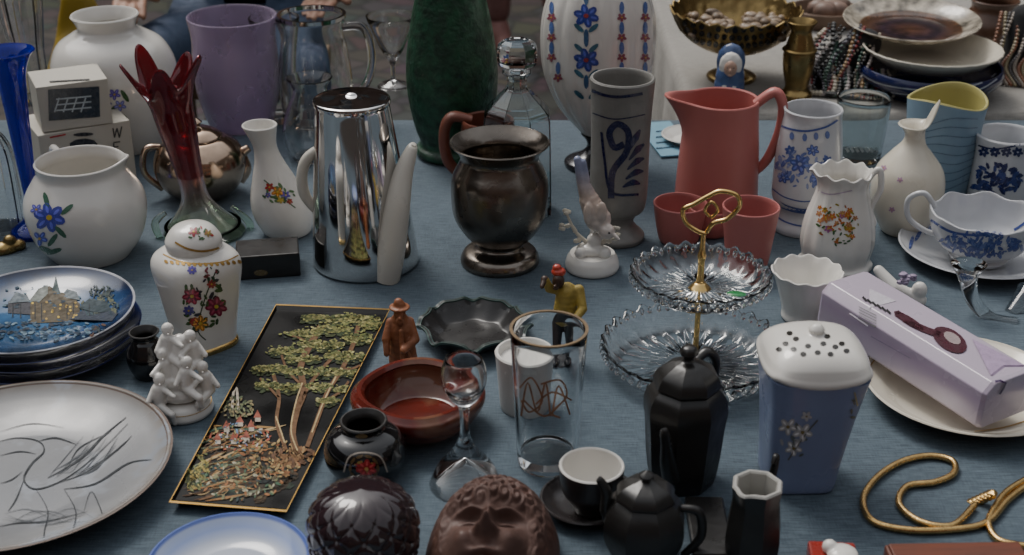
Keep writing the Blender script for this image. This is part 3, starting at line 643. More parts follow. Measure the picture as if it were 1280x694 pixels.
# brown figure
t=Thing('carved_wooden_figurine',503,452); h=t.m(1,420); Q=lambda x,y,d=0:t.pt(x,y,d)
blob(t.e,'figure',[('c',Q(504,448),Q(503,410),19*h,15*h),('c',Q(503,412),Q(502,400),15*h,11*h),('s',Q(502,390,-.003),(8*h,8*h,9*h)),('s',Q(502,384),(14*h,14*h,3*h)),('c',Q(502,382),Q(501,378),8*h,6*h),('c',Q(514,402),Q(520,420,-.008),6*h,6*h),('c',Q(520,420,-.008),Q(505,424,-.022),6*h,5*h),('c',Q(490,402),Q(484,418,-.008),6*h,6*h),('c',Q(484,418,-.008),Q(484,432,-.015),5*h,4*h),('s',Q(502,396,-.010),(5*h,4*h,6*h)),('s',Q(495,452,-.02),(8*h,9*h,5*h)),('s',Q(512,452,-.02),(8*h,9*h,5*h)),('c',Q(503,405,-.014),Q(503,440,-.02),3*h,3*h),('s',Q(502,391,-.012),2.4*h),('c',Q(510,430,-.017),Q(516,446,-.016),2.5*h,3*h)],M('carved_wood',(.26,.09,.035),.5,var=.4,vs=60,bump=.6,bs=150),.001,sm=2)
# red bowl
RB=M('red_brown_glass',(.15,.022,.014),.14,trans=.2,coat=.3,var=.5,vs=30,spots=((.20,.085,.05),20,.5))
t=V('red_glass_bowl',524,532,[(45,532),(52,528),(68,518),(80,503),(82,492),(78,488)],RB,th=.009,bottom=.008,seg=64,mod=lambda th,t_,r:(1+.03*math.cos(4*th)*(t_>.5),0))
# glass candlestick
t=V('glass_stopper_candlestick',582,604,[(0,572),(12,580),(34,597),(43,606),(46,605),(44,600),(34,582),(18,564),(8,548),(6,528),(8,508),(19,496),(27,482),(29,467),(24,450),(22,450),(26,467),(24,482),(14,492),(0,495)],GLASS,open=False,k=4)
# small black vase
t=V('black_lacquer_vase',458,592,[(28,592),(34,590),(48,576),(51,559),(44,544),(27,536),(26,531),(30,526)],[BLACKG,BLACKC],th=.003)
p=Paint(t)
for i in range(10):
    a=i/10*6.28; p.ell(455+math.cos(a)*17,585+math.sin(a)*15,5,2,a+1.5,(.1,.06,.02))
p.flower(458,586,13,(.3,.02,.02),(.5,.3,.1),7); p.spray(12,455,588,16,12,3,[RED,(.3,.2,.05)]); p.stroke([(430,590),(437,571),(455,566),(475,571),(484,590)],2,(.35,.3,.25)); p.ell(452,545,8,3,0,(.25,.18,.08))
p.done()
# dark cut glass box
DG=M('dark_amethyst_glass',(.022,.012,.015),.07,coat=.5,var=.3)
def cut(th,t_,r):
    a=6*th+t_*13; b_=6*th-t_*13; fz=min(1,r/.03); return (1-fz*(.040*(1-abs(math.sin(a)))**3+.040*(1-abs(math.sin(b_)))**3+.015*abs(math.sin(12*th))),0)
t=V('cut_glass_bonbonniere',457,712,[(42,712),(58,704),(69,684),(71,668),(70,662)],DG,open=False,seg=240,mod=cut,k=12)
t.lathe('lid',[(72,660),(72,657),(68,640),(54,624),(30,614),(0,611)],DG,open=False,seg=240,mod=cut,k=14)
# mask : sculpted face relief
t=Thing('terracotta_face_mask',616,706); BR=M('brown_terracotta',(.078,.036,.026),.62,var=.35,vs=40,bump=.25,bs=200)
def G(u,v,cu,cv,su,sv): return math.exp(-((u-cu)/su)**2-((v-cv)/sv)**2)
rnd=random.Random(4); CUR=[]
tries=0
while len(CUR)<60 and tries<6000:
    tries+=1; u=rnd.uniform(-1,1); v=rnd.uniform(-.5,1)
    if u*u+v*v<.92 and (v>.22-.28*u*u or abs(u)>.62) and all((u-a)**2+(v-b)**2>.027 for a,b,c in CUR): CUR.append((u,v,rnd.uniform(.12,.165)))
def relief(u,v):
    rho=min(1,math.sqrt(u*u+v*v)); z=.040*(1-rho**3)
    uu=u+.04
    hair=1/(1+math.exp(-(v-.20+.30*uu*uu)*26)); side=1/(1+math.exp(-(abs(uu)-.64)*26)); hair=max(hair,side)
    f=.015*G(uu,v,0,-.26,.11,.09)+.011*G(uu,v,0,-.10,.075,.20)+.006*G(uu,v,.13,-.28,.06,.05)+.006*G(uu,v,-.13,-.28,.06,.05)
    for s_ in (-1,1):
        f+=.010*G(uu,v,s_*.36,-.36,.19,.16)-.010*G(uu,v,s_*.27,-.05,.17,.075)+.0065*G(uu,v,s_*.28,-.06,.12,.040)-.0030*G(uu,v,s_*.28,-.10,.13,.012)+.006*G(uu,v,s_*.28,.07-.1*(abs(uu)-.28)**2*8,.2,.03)
    f+=.006*G(uu,v,0,-.49,.20,.035)+.006*G(uu,v,0,-.58,.16,.04)-.006*G(uu,v,0,-.535,.27,.016)+.009*G(uu,v,0,-.78,.2,.13)
    c=0
    if hair>.02:
        for a,b,r in CUR:
            d=math.hypot(u-a,v-b)/r
            if d<1.25:
                h_=math.sqrt(max(0,1-(d/1.25)**2)); sp=.25*math.sin(d*9+math.atan2(v-b,u-a)*1.0); c=max(c,h_*(1+sp*min(1,d*2)))
    return z+(1-hair)*f+hair*(.003+.0070*c)*(1-rho**8)
bm=bmesh.new(); a_,b_=.050,.068; n1,n2=110,200; rows=[[bm.verts.new((0,0,relief(0,0)))]]
for i in range(1,n1+1):
    r=i/n1; rows.append([bm.verts.new((a_*r*math.cos(2*math.pi*j/n2),b_*r*math.sin(2*math.pi*j/n2),max(.0,relief(r*math.cos(2*math.pi*j/n2),r*math.sin(2*math.pi*j/n2))))) for j in range(n2)])
for j in range(n2): bm.faces.new((rows[0][0],rows[1][j],rows[1][(j+1)%n2]))
for a,b in zip(rows[1:],rows[2:]):
    for j in range(n2): bm.faces.new((a[j],a[(j+1)%n2],b[(j+1)%n2],b[j]))
o=mesh_obj('face_and_curls',bm,BR,t.e,sharp=80)
t.e.rotation_euler=(math.radians(9),0,t.rz-.12); t.e.location.z+=.010
# ---- lacquer tray
cs=[tab(345,380,.008),tab(488,386,.008),tab(358,640,.008),tab(211,628,.008)]
cc=sum(cs,Vector())/4; t=Thing('lacquer_tray',0,0,loc=cc.copy()); t.e.rotation_euler=(0,0,0); t.mw=Matrix.Translation(cc)
bm=bmesh.new(); lo=[bm.verts.new(c-cc-Vector((0,0,.007))-(c-cc)*.06) for c in cs]; hi=[bm.verts.new(c-cc) for c in cs]; i1=[bm.verts.new((c-cc)*.985) for c in cs]; i2=[bm.verts.new((c-cc)*.955-Vector((0,0,.003))) for c in cs]
for a,b,mi in ((lo,hi,0),(hi,i1,1),(i1,i2,0)):
    for k in range(4): f=bm.faces.new((a[k],a[(k+1)%4],b[(k+1)%4],b[k])); f.material_index=mi
bm.faces.new(i2); bm.faces.new(lo)
LAC=M('black_lacquer',(.006,.006,.006),.3,coat=0,spec=.18,var=.5,vs=12,rvar=.2)
t.body=mesh_obj('body',bm,[LAC,DGOLD],t.e,smooth=False)
p=Paint(t,off=.0005)
def mp_(c):
    return M('tempera_%02x%02x%02x'%tuple(int(min(1,x)**.45*255) for x in c),c,.5,var=.4,vs=200,spec=.2)
def mps(l): return [mp_(c) for c in l]
BRN=mp_((.14,.07,.03)); LG=mps([(.22,.22,.07),(.13,.15,.05),(.36,.33,.14),(.07,.09,.03),(.28,.26,.09)]); DKG=mps([(.03,.045,.015),(.05,.06,.02),(.02,.03,.015)])
OC=mps([(.35,.2,.07),(.28,.14,.05),(.14,.07,.03),(.45,.32,.16),(.08,.04,.02)])
p.spray(90,300,592,66,38,10,mps([(.03,.02,.01),(.015,.025,.015),(.05,.028,.012),(.01,.015,.015)]),-.2); p.off=.0007
for i in range(110):
    y=540+i*.78; x0=250+random.uniform(-14,60)-(y-545)*.15; ln=random.uniform(14,60); p.stroke([(x0,y+random.uniform(-5,5)),(x0+ln*.5,y-4+random.uniform(-4,4)),(x0+ln,y-random.uniform(2,16))],random.uniform(.8,3.4),random.choice(OC+mps([(.05,.10,.07),(.16,.18,.12),(.08,.04,.02)])),taper=True)
p.off=.0009
p.spray(150,300,602,54,24,3.4,mps([(.06,.12,.07),(.2,.2,.1),(.38,.36,.25),(.10,.08,.04),(.3,.13,.05),(.03,.05,.05)]))
p.spray(130,243,585,18,28,4,mps([(.3,.22,.06),(.4,.33,.1),(.15,.16,.06),(.04,.05,.02)]))
p.spray(150,340,575,38,24,3.4,mps([(.3,.17,.07),(.2,.1,.04),(.4,.28,.12),(.05,.05,.03),(.25,.1,.04)]))
CL=[(392,398,16,3),(440,400,34,5),(465,408,14,5),(415,412,26,5),(380,418,24,4),(452,424,24,5),(402,432,30,5),(358,440,22,4),(380,449,22,4),(432,446,26,5),(340,462,24,4),(372,466,20,4),(412,466,26,5),(446,468,13,4),(335,482,16,4),(360,485,16,4),(398,484,18,4),(432,488,14,4),(410,502,14,3)]
for cx,cy,rx,ry in CL: p.spray(int(rx*1.6),cx,cy+4,rx,ry,4,DKG,0)
p.off=.0011
for pts,w_ in (([(374,572),(366,545),(371,515),(380,490),(376,460),(388,432),(402,408)],8),([(358,564),(346,530),(349,498),(342,470)],4.5),([(384,560),(398,522),(410,490),(428,462),(442,430),(448,408)],5.5),([(372,510),(390,478),(412,452),(425,440)],4),([(350,500),(335,484),(325,474)],3),([(405,503),(424,492),(436,478)],3),([(380,485),(360,465),(352,445)],3),([(388,432),(375,424),(362,420)],2.5),([(428,462),(440,462),(450,458)],2.5)): p.stroke(pts,w_,BRN)
p.spray(80,368,572,26,12,4,mps([(.2,.1,.04),(.12,.06,.03),(.3,.18,.08)]))
p.off=.0013
for pts in ([(372,565),(364,540),(369,508),(378,480)],[(356,555),(345,522)],[(390,542),(404,505),(420,472)]): p.stroke(pts,1.8,mp_((.46,.34,.17)))
for cx,cy,rx,ry in CL: p.spray(int(rx*4.2),cx,cy,rx,ry,random.uniform(2.2,3.2),LG,0); p.spray(int(rx*.8),cx,cy,rx*1.35,ry*1.9,2.0,LG[:2],0)
p.off=.0015
for x,y in ((283,533),(300,526),(314,532),(292,548),(322,520),(272,548),(308,545)): p.poly([(x-5,y+4),(x,y-6),(x+5,y+4)],mp_((.28,.08,.05))); p.poly([(x-3,y+9),(x-3,y+4),(x+4,y+4),(x+4,y+9)],mp_((.40,.35,.28)))
p.stroke([(290,520),(292,492),(296,488),(298,515)],3,mp_((.4,.35,.28))); p.spray(120,300,548,38,20,2.4,mps([(.5,.45,.4),(.4,.1,.06),(.12,.2,.3),(.3,.25,.1),(.2,.1,.05)]))
p.spray(80,295,512,22,14,3,mps([(.15,.16,.08),(.08,.1,.05),(.25,.2,.1)]))
p.done()
# putti figurine
t=Thing('porcelain_putti_figurine',230,512)
t.lathe('base',[(36,512),(37,508),(33,500),(28,497)],WHITE,open=False); h=t.m(1,460); Q=lambda x,y,d=0:t.pt(x,y,d)
t.lathe('gilt_band',[(34.5,504),(35.5,502.5)],DGOLD,open='band',th=.002,k=2)
pp=[('s',Q(230,488),(32*h,26*h,14*h)),('s',Q(228,475),(24*h,20*h,14*h)),('c',Q(230,480),Q(235,430,.004),18*h,10*h)]
def putto(x,y,d,sg):
    return [('s',Q(x,y,d),(8*h,7.5*h,8.5*h)),('c',Q(x+sg*2,y+12,d),Q(x+sg*4,y+28,d),9*h,10*h),('c',Q(x+sg*4,y+30,d-.004),Q(x-sg*10,y+36,d-.014),6*h,5*h),('c',Q(x-sg*10,y+36,d-.014),Q(x-sg*12,y+48,d-.012),4.5*h,3.5*h),('c',Q(x+sg*8,y+12,d),Q(x+sg*16,y+22,d-.006),4*h,3.5*h),('c',Q(x-sg*5,y+12,d-.004),Q(x-sg*15,y+16,d-.012),4*h,3*h),('s',Q(x,y+1,d-.009),1.8*h)]
for a in ((212,440,0,1),(240,446,-.012,-1),(222,414,.006,-1),(248,425,.004,1),(205,462,-.012,-1),(258,458,-.006,1)): pp+=putto(*a)
blob(t.e,'group',pp,WHITE,.0010,sm=0)
t=V('dark_bud_vase',187,468,[(18,468),(24,455),(25,442),(18,428),(14,422),(19,415)],[BLACKG,BLACKC],th=.002)
# plates stack
zz=0; base=tab(55,436)
for i in range(4):
    t=Thing('collector_plate',55,438,loc=base+Vector(([0,.003,-.002,.0][i],[0,.002,-.001,0][i],zz)))
    PLT=M('winter_scene_glaze',(.1,.2,.4),.15,coat=.3,mode='r',ramp=[(0,(.07,.15,.26)),(.05,(.035,.10,.21)),(.078,(.02,.055,.14)),(.0885,(.01,.02,.06)),(.0895,(.50,.51,.55)),(.0935,(.50,.51,.55))],vs=26,var=.8)
    o=t.lathe('plate',[(.045,0),(.047,.003),(.062,.005),(.0915,.0135)],[WHITE,PLT] if i==3 else [M('plate_blue_band',(.5,.5,.5),.15,coat=.3,mode='r',ramp=[(0,(.6,.6,.6)),(.070,(.5,.52,.56)),(.072,(.03,.04,.14)),(.083,(.03,.04,.14)),(.0835,(.65,.65,.66)),(.1,(.65,.65,.66))]),M('plate_dark_blue',(.012,.02,.09),.12,coat=.3)],raw=True,th=.002)
    zz+=.0105
p=Paint(t,off=.0006)
C_=lambda *c: mp_(c)
for pts,c in (([(38,405),(38,375),(50,362),(62,358),(75,366),(88,368),(100,380),(100,402)],C_(.10,.08,.05)),([(10,392),(10,378),(22,370),(38,376),(38,394)],C_(.05,.05,.06)),([(86,400),(104,388),(130,385),(148,392),(140,402)],C_(.04,.05,.07)),([(20,412),(60,402),(120,401),(150,404),(120,412),(60,416)],C_(.08,.13,.17))): p.poly(pts,c)
p.off=.0009; p.poly([(36,378),(48,362),(60,357),(60,368),(50,378)],C_(.2,.22,.2)); p.poly([(62,374),(67,358),(70,346),(73,358),(78,374)],C_(.05,.08,.08))
p.poly([(98,386),(112,374),(134,378),(140,390),(120,392)],C_(.03,.05,.06)); p.poly([(76,372),(84,362),(96,366),(100,376)],C_(.16,.19,.2)); p.poly([(10,380),(20,366),(34,370),(38,378)],C_(.13,.16,.18))
for x in (44,52,84,92,16,26,112,124): p.stroke([(x,402-abs(x-60)*.1),(x,380)],1.2,C_(.02,.025,.03),2)
for i in range(22): p.ell(48+random.uniform(-10,50),388+random.uniform(-10,12),1.6,1.4,0,random.choice([C_(.6,.42,.08),C_(.4,.27,.08)]))
p.spray(150,55,414,76,14,3.4,[C_(.13,.20,.26),C_(.02,.05,.09),C_(.05,.10,.16),C_(.03,.04,.06)],0); p.spray(60,125,384,24,12,3.2,[C_(.02,.04,.06),C_(.05,.09,.1),C_(.12,.13,.08)])
p.spray(40,130,415,20,8,3,[C_(.10,.05,.03),C_(.03,.04,.04)]); p.spray(40,40,372,60,14,3,[C_(.05,.09,.13),C_(.10,.17,.22),C_(.03,.05,.07)],0)
for x in (118,128,136): p.stroke([(x,398),(x-2,380),(x+3,362)],1.6,C_(.02,.03,.03)); p.spray(14,x+2,366,7,8,2.4,[C_(.03,.05,.05)])
p.done()
# heron plate
HG=M('grey_stoneware_plate',(.36,.36,.36),.3,coat=.1,var=.35,vs=14,mode='r',ramp=[(0,(.18,.19,.205)),(.08,(.215,.22,.23)),(.112,(.245,.245,.245)),(.13,(.2,.16,.12))],spots=((.28,.30,.33),26,.58))
t=Thing('heron_plate',24,602); k_=t.m(1)
t.lathe('plate',[(100*k_,0),(104*k_,.003),(130*k_,.007),(168*k_,.015),(190*k_,.022)],HG,raw=True,th=.004,seg=72)
t.lathe('rim_glaze',[(189.5*k_,.0215),(191.4*k_,.0229)],M('brown_rim',(.14,.10,.08),.3,var=.4),raw=True,open='band',th=.0042,seg=72)
p=Paint(t,off=.0006); INK=C_(.03,.035,.04)
for pts,w_ in (([(-10,555),(20,548),(48,552),(55,565),(40,580),(30,600),(45,612),(80,600),(120,570),(160,530)],2.5),([(48,552),(70,548),(95,556)],2),([(30,600),(20,625),(10,640)],2),([(0,570),(25,565),(45,568)],1.5),([(60,598),(100,575),(130,545),(158,522)],3),([(70,605),(110,590),(150,560),(165,545)],2),([(80,612),(120,605),(160,580),(190,575)],2.5),([(45,612),(60,640),(55,670),(60,695)],1.5),([(80,612),(95,640),(90,668)],1.5),([(0,605),(15,600),(28,590)],1.5),([(-5,660),(20,655),(60,652),(110,640)],1.5),([(105,640),(115,615),(130,650),(128,668)],1.2),([(85,585),(100,560),(140,540)],1.5),([(95,595),(130,575),(158,552)],1.2),([(0,540),(40,530),(80,535)],1.0)): p.stroke(pts,w_,INK,taper=True)
for i in range(18): a=random.uniform(50,105); p.stroke([(a,602-random.uniform(0,14)),(a+20,588-random.uniform(0,14)),(a+45,565-random.uniform(0,22))],random.uniform(.5,1.2),C_(.08,.09,.10),taper=True)
for i in range(10): a=random.uniform(0,60); p.stroke([(a,640+random.uniform(0,20)),(a+30,636+random.uniform(0,18)),(a+60,640+random.uniform(0,14))],random.uniform(.5,1.0),C_(.10,.11,.12),taper=True)
p.done()
t=Thing('blue_rimmed_plate',288,724); k_=t.m(1)
t.lathe('plate',[(60*k_,0),(63*k_,.003),(80*k_,.006),(103*k_,.016)],M('blue_rim_glaze',(.5,.5,.5),.15,coat=.3,mode='r',ramp=[(0,(.46,.49,.54)),(.042,(.42,.46,.55)),(.050,(.25,.32,.54)),(.056,(.33,.39,.54)),(.0575,(.10,.15,.42)),(.07,(.1,.15,.4))],var=.06),raw=True,th=.003,seg=72)
# ginger jar
t=V('lidded_porcelain_jar',256,426,[(33,426),(35,422),(38,400),(45,360),(50,332),(46,318),(34,309)],WHITE,open=False,mod=sq(3.2),turn=.5,seg=72)
t.lathe('gilt_foot',[(36.5,428),(37.5,423),(35.6,420)],GOLD,open=False,mod=sq(3.2),seg=72)
lid=t.lathe('lid',[(34,309),(35,304),(34,296),(24,284),(8,279),(0,278)],WHITE,open=False)
p=Paint(t)
for x,y,R,c in ((240,370,12,(.28,.02,.05)),(270,383,14,(.22,.02,.06)),(250,404,11,(.5,.22,.02)),(236,388,7,(.1,.08,.3)),(264,355,6,(.35,.05,.05)),(243,402,6,RED),(240,338,6,VIO)): p.flower(x,y,R,c,YEL,7)
p.spray(46,254,380,26,36,4.5,[(.03,.07,.03),(.06,.12,.04),(.04,.04,.05)]); p.stroke([(270,338),(257,370),(247,410),(257,425)],1.5,(.04,.06,.03)); p.spray(16,264,345,12,10,3.5,[(.03,.06,.03),(.2,.03,.04)])
for x in range(208,304,7): p.ell(x,327+4*math.sin((x-205)/95*3.1),3,2,.7,DGOLD)
p.stroke([(204,318),(225,327),(250,330),(280,327),(300,318)],1.5,DGOLD); p.done()
p=Paint(t,[lid],name='lid_decoration')
p.stroke([(219,303),(234,311),(252,314),(270,311),(285,303)],2.5,DGOLD); p.flower(242,290,7,(.3,.04,.05)); p.flower(260,292,5,(.3,.2,.05)); p.spray(12,250,292,16,8,3,[GRN,RED]); p.done()
t=box('black_jewellery_box',337,348,78,319,.045,BLACKC,rot=-.02,bev=.0015); p=Paint(t); p.stroke([(300,330),(374,330)],1,(.06,.06,.06)); p.ell(326,341,9,4,0,(.12,.09,.04)); p.done()
# front right bits
WD=M('red_brown_wood',(.14,.04,.02),.35,var=.35,vs=20,coat=.2,stretch=(1,8,8))
t=Thing('wooden_box',1205,738,turn=.42); bm=bmesh.new(); add_box(bm,(0,0,.008),(t.m(175),.07,.016),0,.002); add_box(bm,(0,0,.0175),(t.m(168),.064,.003),0,.001); mesh_obj('body',bm,WD,t.e,smooth=False)
t=Thing('red_tin',1040,716); bm=bmesh.new(); add_box(bm,(0,0,.008),(.035,.035,.016),.2,.002); mesh_obj('body',bm,pm((.3,.03,.02)),t.e,smooth=False); blob(t.e,'cotton',[('s',(.006,0,.018),(.012,.012,.006)),('s',(-.004,.004,.02),.006)],WHITE,.001)
t=Thing('brass_ornament',14,312); h=t.m(1); blob(t.e,'body',[('s',t.pt(5,310),(20*h,14*h,10*h)),('s',t.pt(24,308),(9*h,9*h,8*h)),('s',t.pt(14,300),(8*h,8*h,7*h))],BRASS,.0012)
t=Thing('seashell',1050,416); h=t.m(1); blob(t.e,'body',[('s',(0,0,10*h),(15*h,12*h,11*h)),('s',(6*h,0,16*h),(8*h,8*h,8*h)),('s',(-9*h,0,8*h),(7*h,7*h,6*h))],M('shell',(.4,.16,.08),.4,var=.4,vs=80),.001)
t=Thing('blue_paper',832,175); bm=bmesh.new(); add_box(bm,(0,0,.0018),(.05,.13,.002),.3); t.body=mesh_obj('sheet',bm,M('blue_print',(.16,.32,.42),.6),t.e,smooth=False)
p=Paint(t)
for i in range(5): p.stroke([(820,165+i*7),(842,163+i*7)],1.5,(.03,.06,.1),2)
p.done()
t=V('white_dish',862,178,[(22,178),(26,174),(36,168)],WHITE,th=.003)
# ================= white table contents
t=Thing('brass_pierced_bowl',914,98)
t.lathe('foot',[(30,98),(30,93),(16,86),(9,76),(12,66)],BRASS,open=False)
bw=t.lathe('bowl',[(10,68),(40,58),(62,44),(74,26),(81,12)],BRASS,th=.003,seg=96,mod=lambda th,t_,r:(1+.03*abs(math.cos(12*th))*(t_>.7),.003*math.cos(24*th)*(t_>.9)))
p=Paint(t,[bw],name='pierced_holes')
for r_ in range(3):
    for i in range(-7,8): p.ell(919+i*(10.5-r_*1.2)+(r_%2)*5,38+r_*10-abs(i)**1.7*.42*(1-.1*r_),3.4,3.8,0,(.01,.01,.008))
p.done()
bm=bmesh.new()
for i in range(80): add_sphere(bm,(random.uniform(-.07,.07),random.uniform(-.06,.06),t.z(36)+random.uniform(0,.012)),(random.uniform(.006,.013),random.uniform(.006,.011),.006),sub=2)
mesh_obj('shells',bm,M('shells',(.26,.19,.13),.4,var=.8,vs=40),t.e)
t=Thing('madonna_figurine',907,128,.003); h=t.m(1,80); Q=lambda x,y,d=0:t.pt(x,y,d)
blob(t.e,'veil',[('s',Q(910,78,.006),(19*h,12*h,24*h)),('c',Q(910,95,0),Q(910,125,0),19*h,22*h)],M('veil_glaze',(.06,.1,.22),.2,coat=.3,var=.2,vs=60),.0018)
blob(t.e,'wimple',[('s',Q(910,80,-.008),(15*h,9*h,18*h)),('s',Q(910,104,-.012),(14*h,9*h,7*h))],WHITE,.0012)
blob(t.e,'face',[('s',Q(910,82,-.016),(8.5*h,6*h,11*h)),('s',Q(910,83,-.024),(1.6*h,2*h,3*h)),('s',Q(910,89,-.021),(3*h,2*h,1.4*h))],M('face_glaze',(.5,.32,.24),.25),.0008,sm=1)
bm=bmesh.new(); add_sphere(bm,Q(906,79,-.0235),.0010); add_sphere(bm,Q(914,79,-.0235),.0010); mesh_obj('eyes',bm,pm((.03,.02,.02)),t.e)
t=V('bronze_vase',994,122,[(20,122),(20,116),(14,108),(18,90),(20,68),(15,48),(13,38),(19,27)],BRASS,th=.003)
t.lathe('ring',[(20.5,64),(22,62),(20.5,60)],BRASS,open='band',th=.003)
# necklaces
t=Thing('bead_necklaces',1056,110); cols=[(.5,.45,.35),(.02,.02,.02),(.25,.03,.03),(.04,.10,.07),(.35,.22,.10),(.08,.08,.10),(.45,.40,.38)]
h=t.m(1)
blob(t.e,'cushion',[('c',t.pt(1026,100,.01),t.pt(1076,60,.03),26*h,20*h),('s',t.pt(1052,105,.01),(40*h,30*h,14*h))],M('dark_cloth',(.02,.02,.022),.9),.004)
bm=bmesh.new()
for sx in range(26):
    x0=1006+random.uniform(0,74); c=random.randrange(7); r0=random.uniform(.0022,.0048)
    pts=cr([t.pt(x0+14,42+random.uniform(-4,18),.03),t.pt(x0+random.uniform(-16,16),70,-.02),t.pt(x0-8+random.uniform(-18,18),98,-.035),t.pt(x0+6+random.uniform(-14,14),118+random.uniform(-5,6),-.05),t.pt(x0+30+random.uniform(-8,8),104,-.045),t.pt(x0+28,80,-.02)],8)
    for q_ in pts: add_sphere(bm,(q_[0],q_[1],max(q_[2],r0)),r0*random.uniform(.8,1.15),sub=1,mi=c)
mesh_obj('beads',bm,[pm(c) for c in cols],t.e)
t=Thing('bead_necklaces',1258,100); bm=bmesh.new()
for sx in range(12):
    x0=1236+sx*5; r0=.0035; pts=cr([t.pt(x0+3,22,.02),t.pt(x0+random.uniform(-6,6),55,-.01),t.pt(x0-6,80,-.02),t.pt(x0+8,98,-.03)],9)
    for q_ in pts: add_sphere(bm,q_[:3],r0,sub=1,mi=sx%4)
mesh_obj('beads',bm,[pm(c) for c in ((.25,.1,.05),(.3,.25,.15),(.05,.04,.04),(.35,.3,.25))],t.e)
blob(t.e,'display_bust',[('c',t.pt(1268,110),t.pt(1268,30,.03),.03,.025)],MC['dark_cloth'],.004)
NVG=M('navy_glaze',(.012,.018,.075),.15,coat=.4,var=.3)
t=V('navy_serving_bowl',1158,114,[(58,114),(62,109),(84,97),(90,87),(88,80)],NVG,th=.004)
p=Paint(t)
for y in (100,107,116): p.stroke([(1076,y-8),(1104,y+6),(1162,y+13),(1220,y+6),(1246,y-8)],1.4,(.45,.47,.5))
p.done(); zt=t.z(80)
tb=t; t=Thing('scalloped_platter',1158,0,loc=tb.loc+Vector((0,0,zt)))
k_=t.m(1)
t.lathe('body',[(50*k_,0),(62*k_,.004),(74*k_,.016),(82*k_,.022),(84*k_,.026)],CREAM,raw=True,th=.003,seg=84,mod=lambda th,t_,r:(1+.02*abs(math.cos(14*th)),0))
t2=Thing('decorative_wall_plate',1142,0,loc=t.loc+Vector((-.015,.07,.030)))
t2.lathe('body',[(50*k_,0),(53*k_,.003),(70*k_,.008),(86*k_,.02)],M('dark_scene_glaze',(.1,.1,.1),.15,coat=.2,mode='r',ramp=[(0,(.10,.045,.025)),(.04,(.03,.02,.03)),(.074,(.12,.06,.03)),(.078,(.45,.40,.32)),(.11,(.5,.45,.37))],vs=60,var=.9),raw=True,th=.003,seg=64)
t2.e.rotation_euler=(math.radians(4),0,t2.rz)
t=V('wooden_egg_bowl',1030,30,[(30,40),(40,25),(44,10)],M('light_wood',(.2,.13,.09),.5,var=.3),th=.004); bm=bmesh.new()
for i in range(9): add_sphere(bm,(random.uniform(-.03,.03),random.uniform(-.025,.025),t.z(10)),(.02,.016,.016))
mesh_obj('stones',bm,M('stone_eggs',(.26,.17,.13),.4,var=.6,vs=25),t.e)
t=V('brown_crock',1235,60,[(30,60),(36,50),(38,30),(28,10),(30,0)],M('brown_salt_glaze',(.10,.05,.03),.3,coat=.2,var=.4),th=.004)
# ================= behind tables
def lump(name,pos,parts,mat,vox=.012):
    e=D.objects.new(name,None); SC.collection.objects.link(e); e.location=pos; blob(e,'body',parts,mat,vox,sm=2); return e
YP=M('yellow_plastic',(.36,.24,.02),.45,var=.3,vs=10,bump=1,bs=14)
lump('yellow_plastic_bag',(-.80,2.5,0),[('s',(0,0,.36),(.13,.12,.36)),('s',(.04,-.04,.55),(.08,.08,.12)),('c',(-.05,0,.6),(-.02,0,.75),.03,.02),('c',(.06,0,.6),(0,0,.75),.03,.02)],YP)
lump('yellow_plastic_bag',(.34,3.3,0),[('s',(0,0,.28),(.12,.12,.28)),('s',(.02,0,.5),(.07,.06,.1)),('c',(0,0,.5),(0,0,.62),.02,.02)],YP)
e=D.objects.new('green_plastic_crate',None); SC.collection.objects.link(e); e.location=(.40,2.62,0); bm=bmesh.new()
for z in (.05,.15,.25,.35,.45):
    for sx,sy,dx,dy in ((0,-.15,.4,.02),(0,.15,.4,.02)): add_box(bm,(sx,sy,z),(dx,dy,.05))
    for sx in (-.19,.19): add_box(bm,(sx,0,z),(.018,.28,.05))
for x in (-.2,.2):
    for y in (-.155,.155): add_box(bm,(x,y,.25),(.035,.035,.5))
mesh_obj('slats',bm,M('green_plastic',(.02,.22,.12),.4),e,smooth=False)
def skin_fig(name,J,E,root,mat):
    me=D.meshes.new(name); names=list(J); me.from_pydata([J[n][0] for n in names],[(names.index(a),names.index(b)) for a,b in E],[])
    o=D.objects.new(name,me); SC.collection.objects.link(o)
    md=o.modifiers.new('skin','SKIN'); md.use_smooth_shade=True
    for i,n in enumerate(names):
        r=J[n][1]; o.data.skin_vertices[0].data[i].radius=(r,r) if not isinstance(r,tuple) else r
        o.data.skin_vertices[0].data[i].use_root=(n==root)
    s=o.modifiers.new('sub','SUBSURF'); s.levels=2; s.render_levels=2; me.materials.append(mat); return o
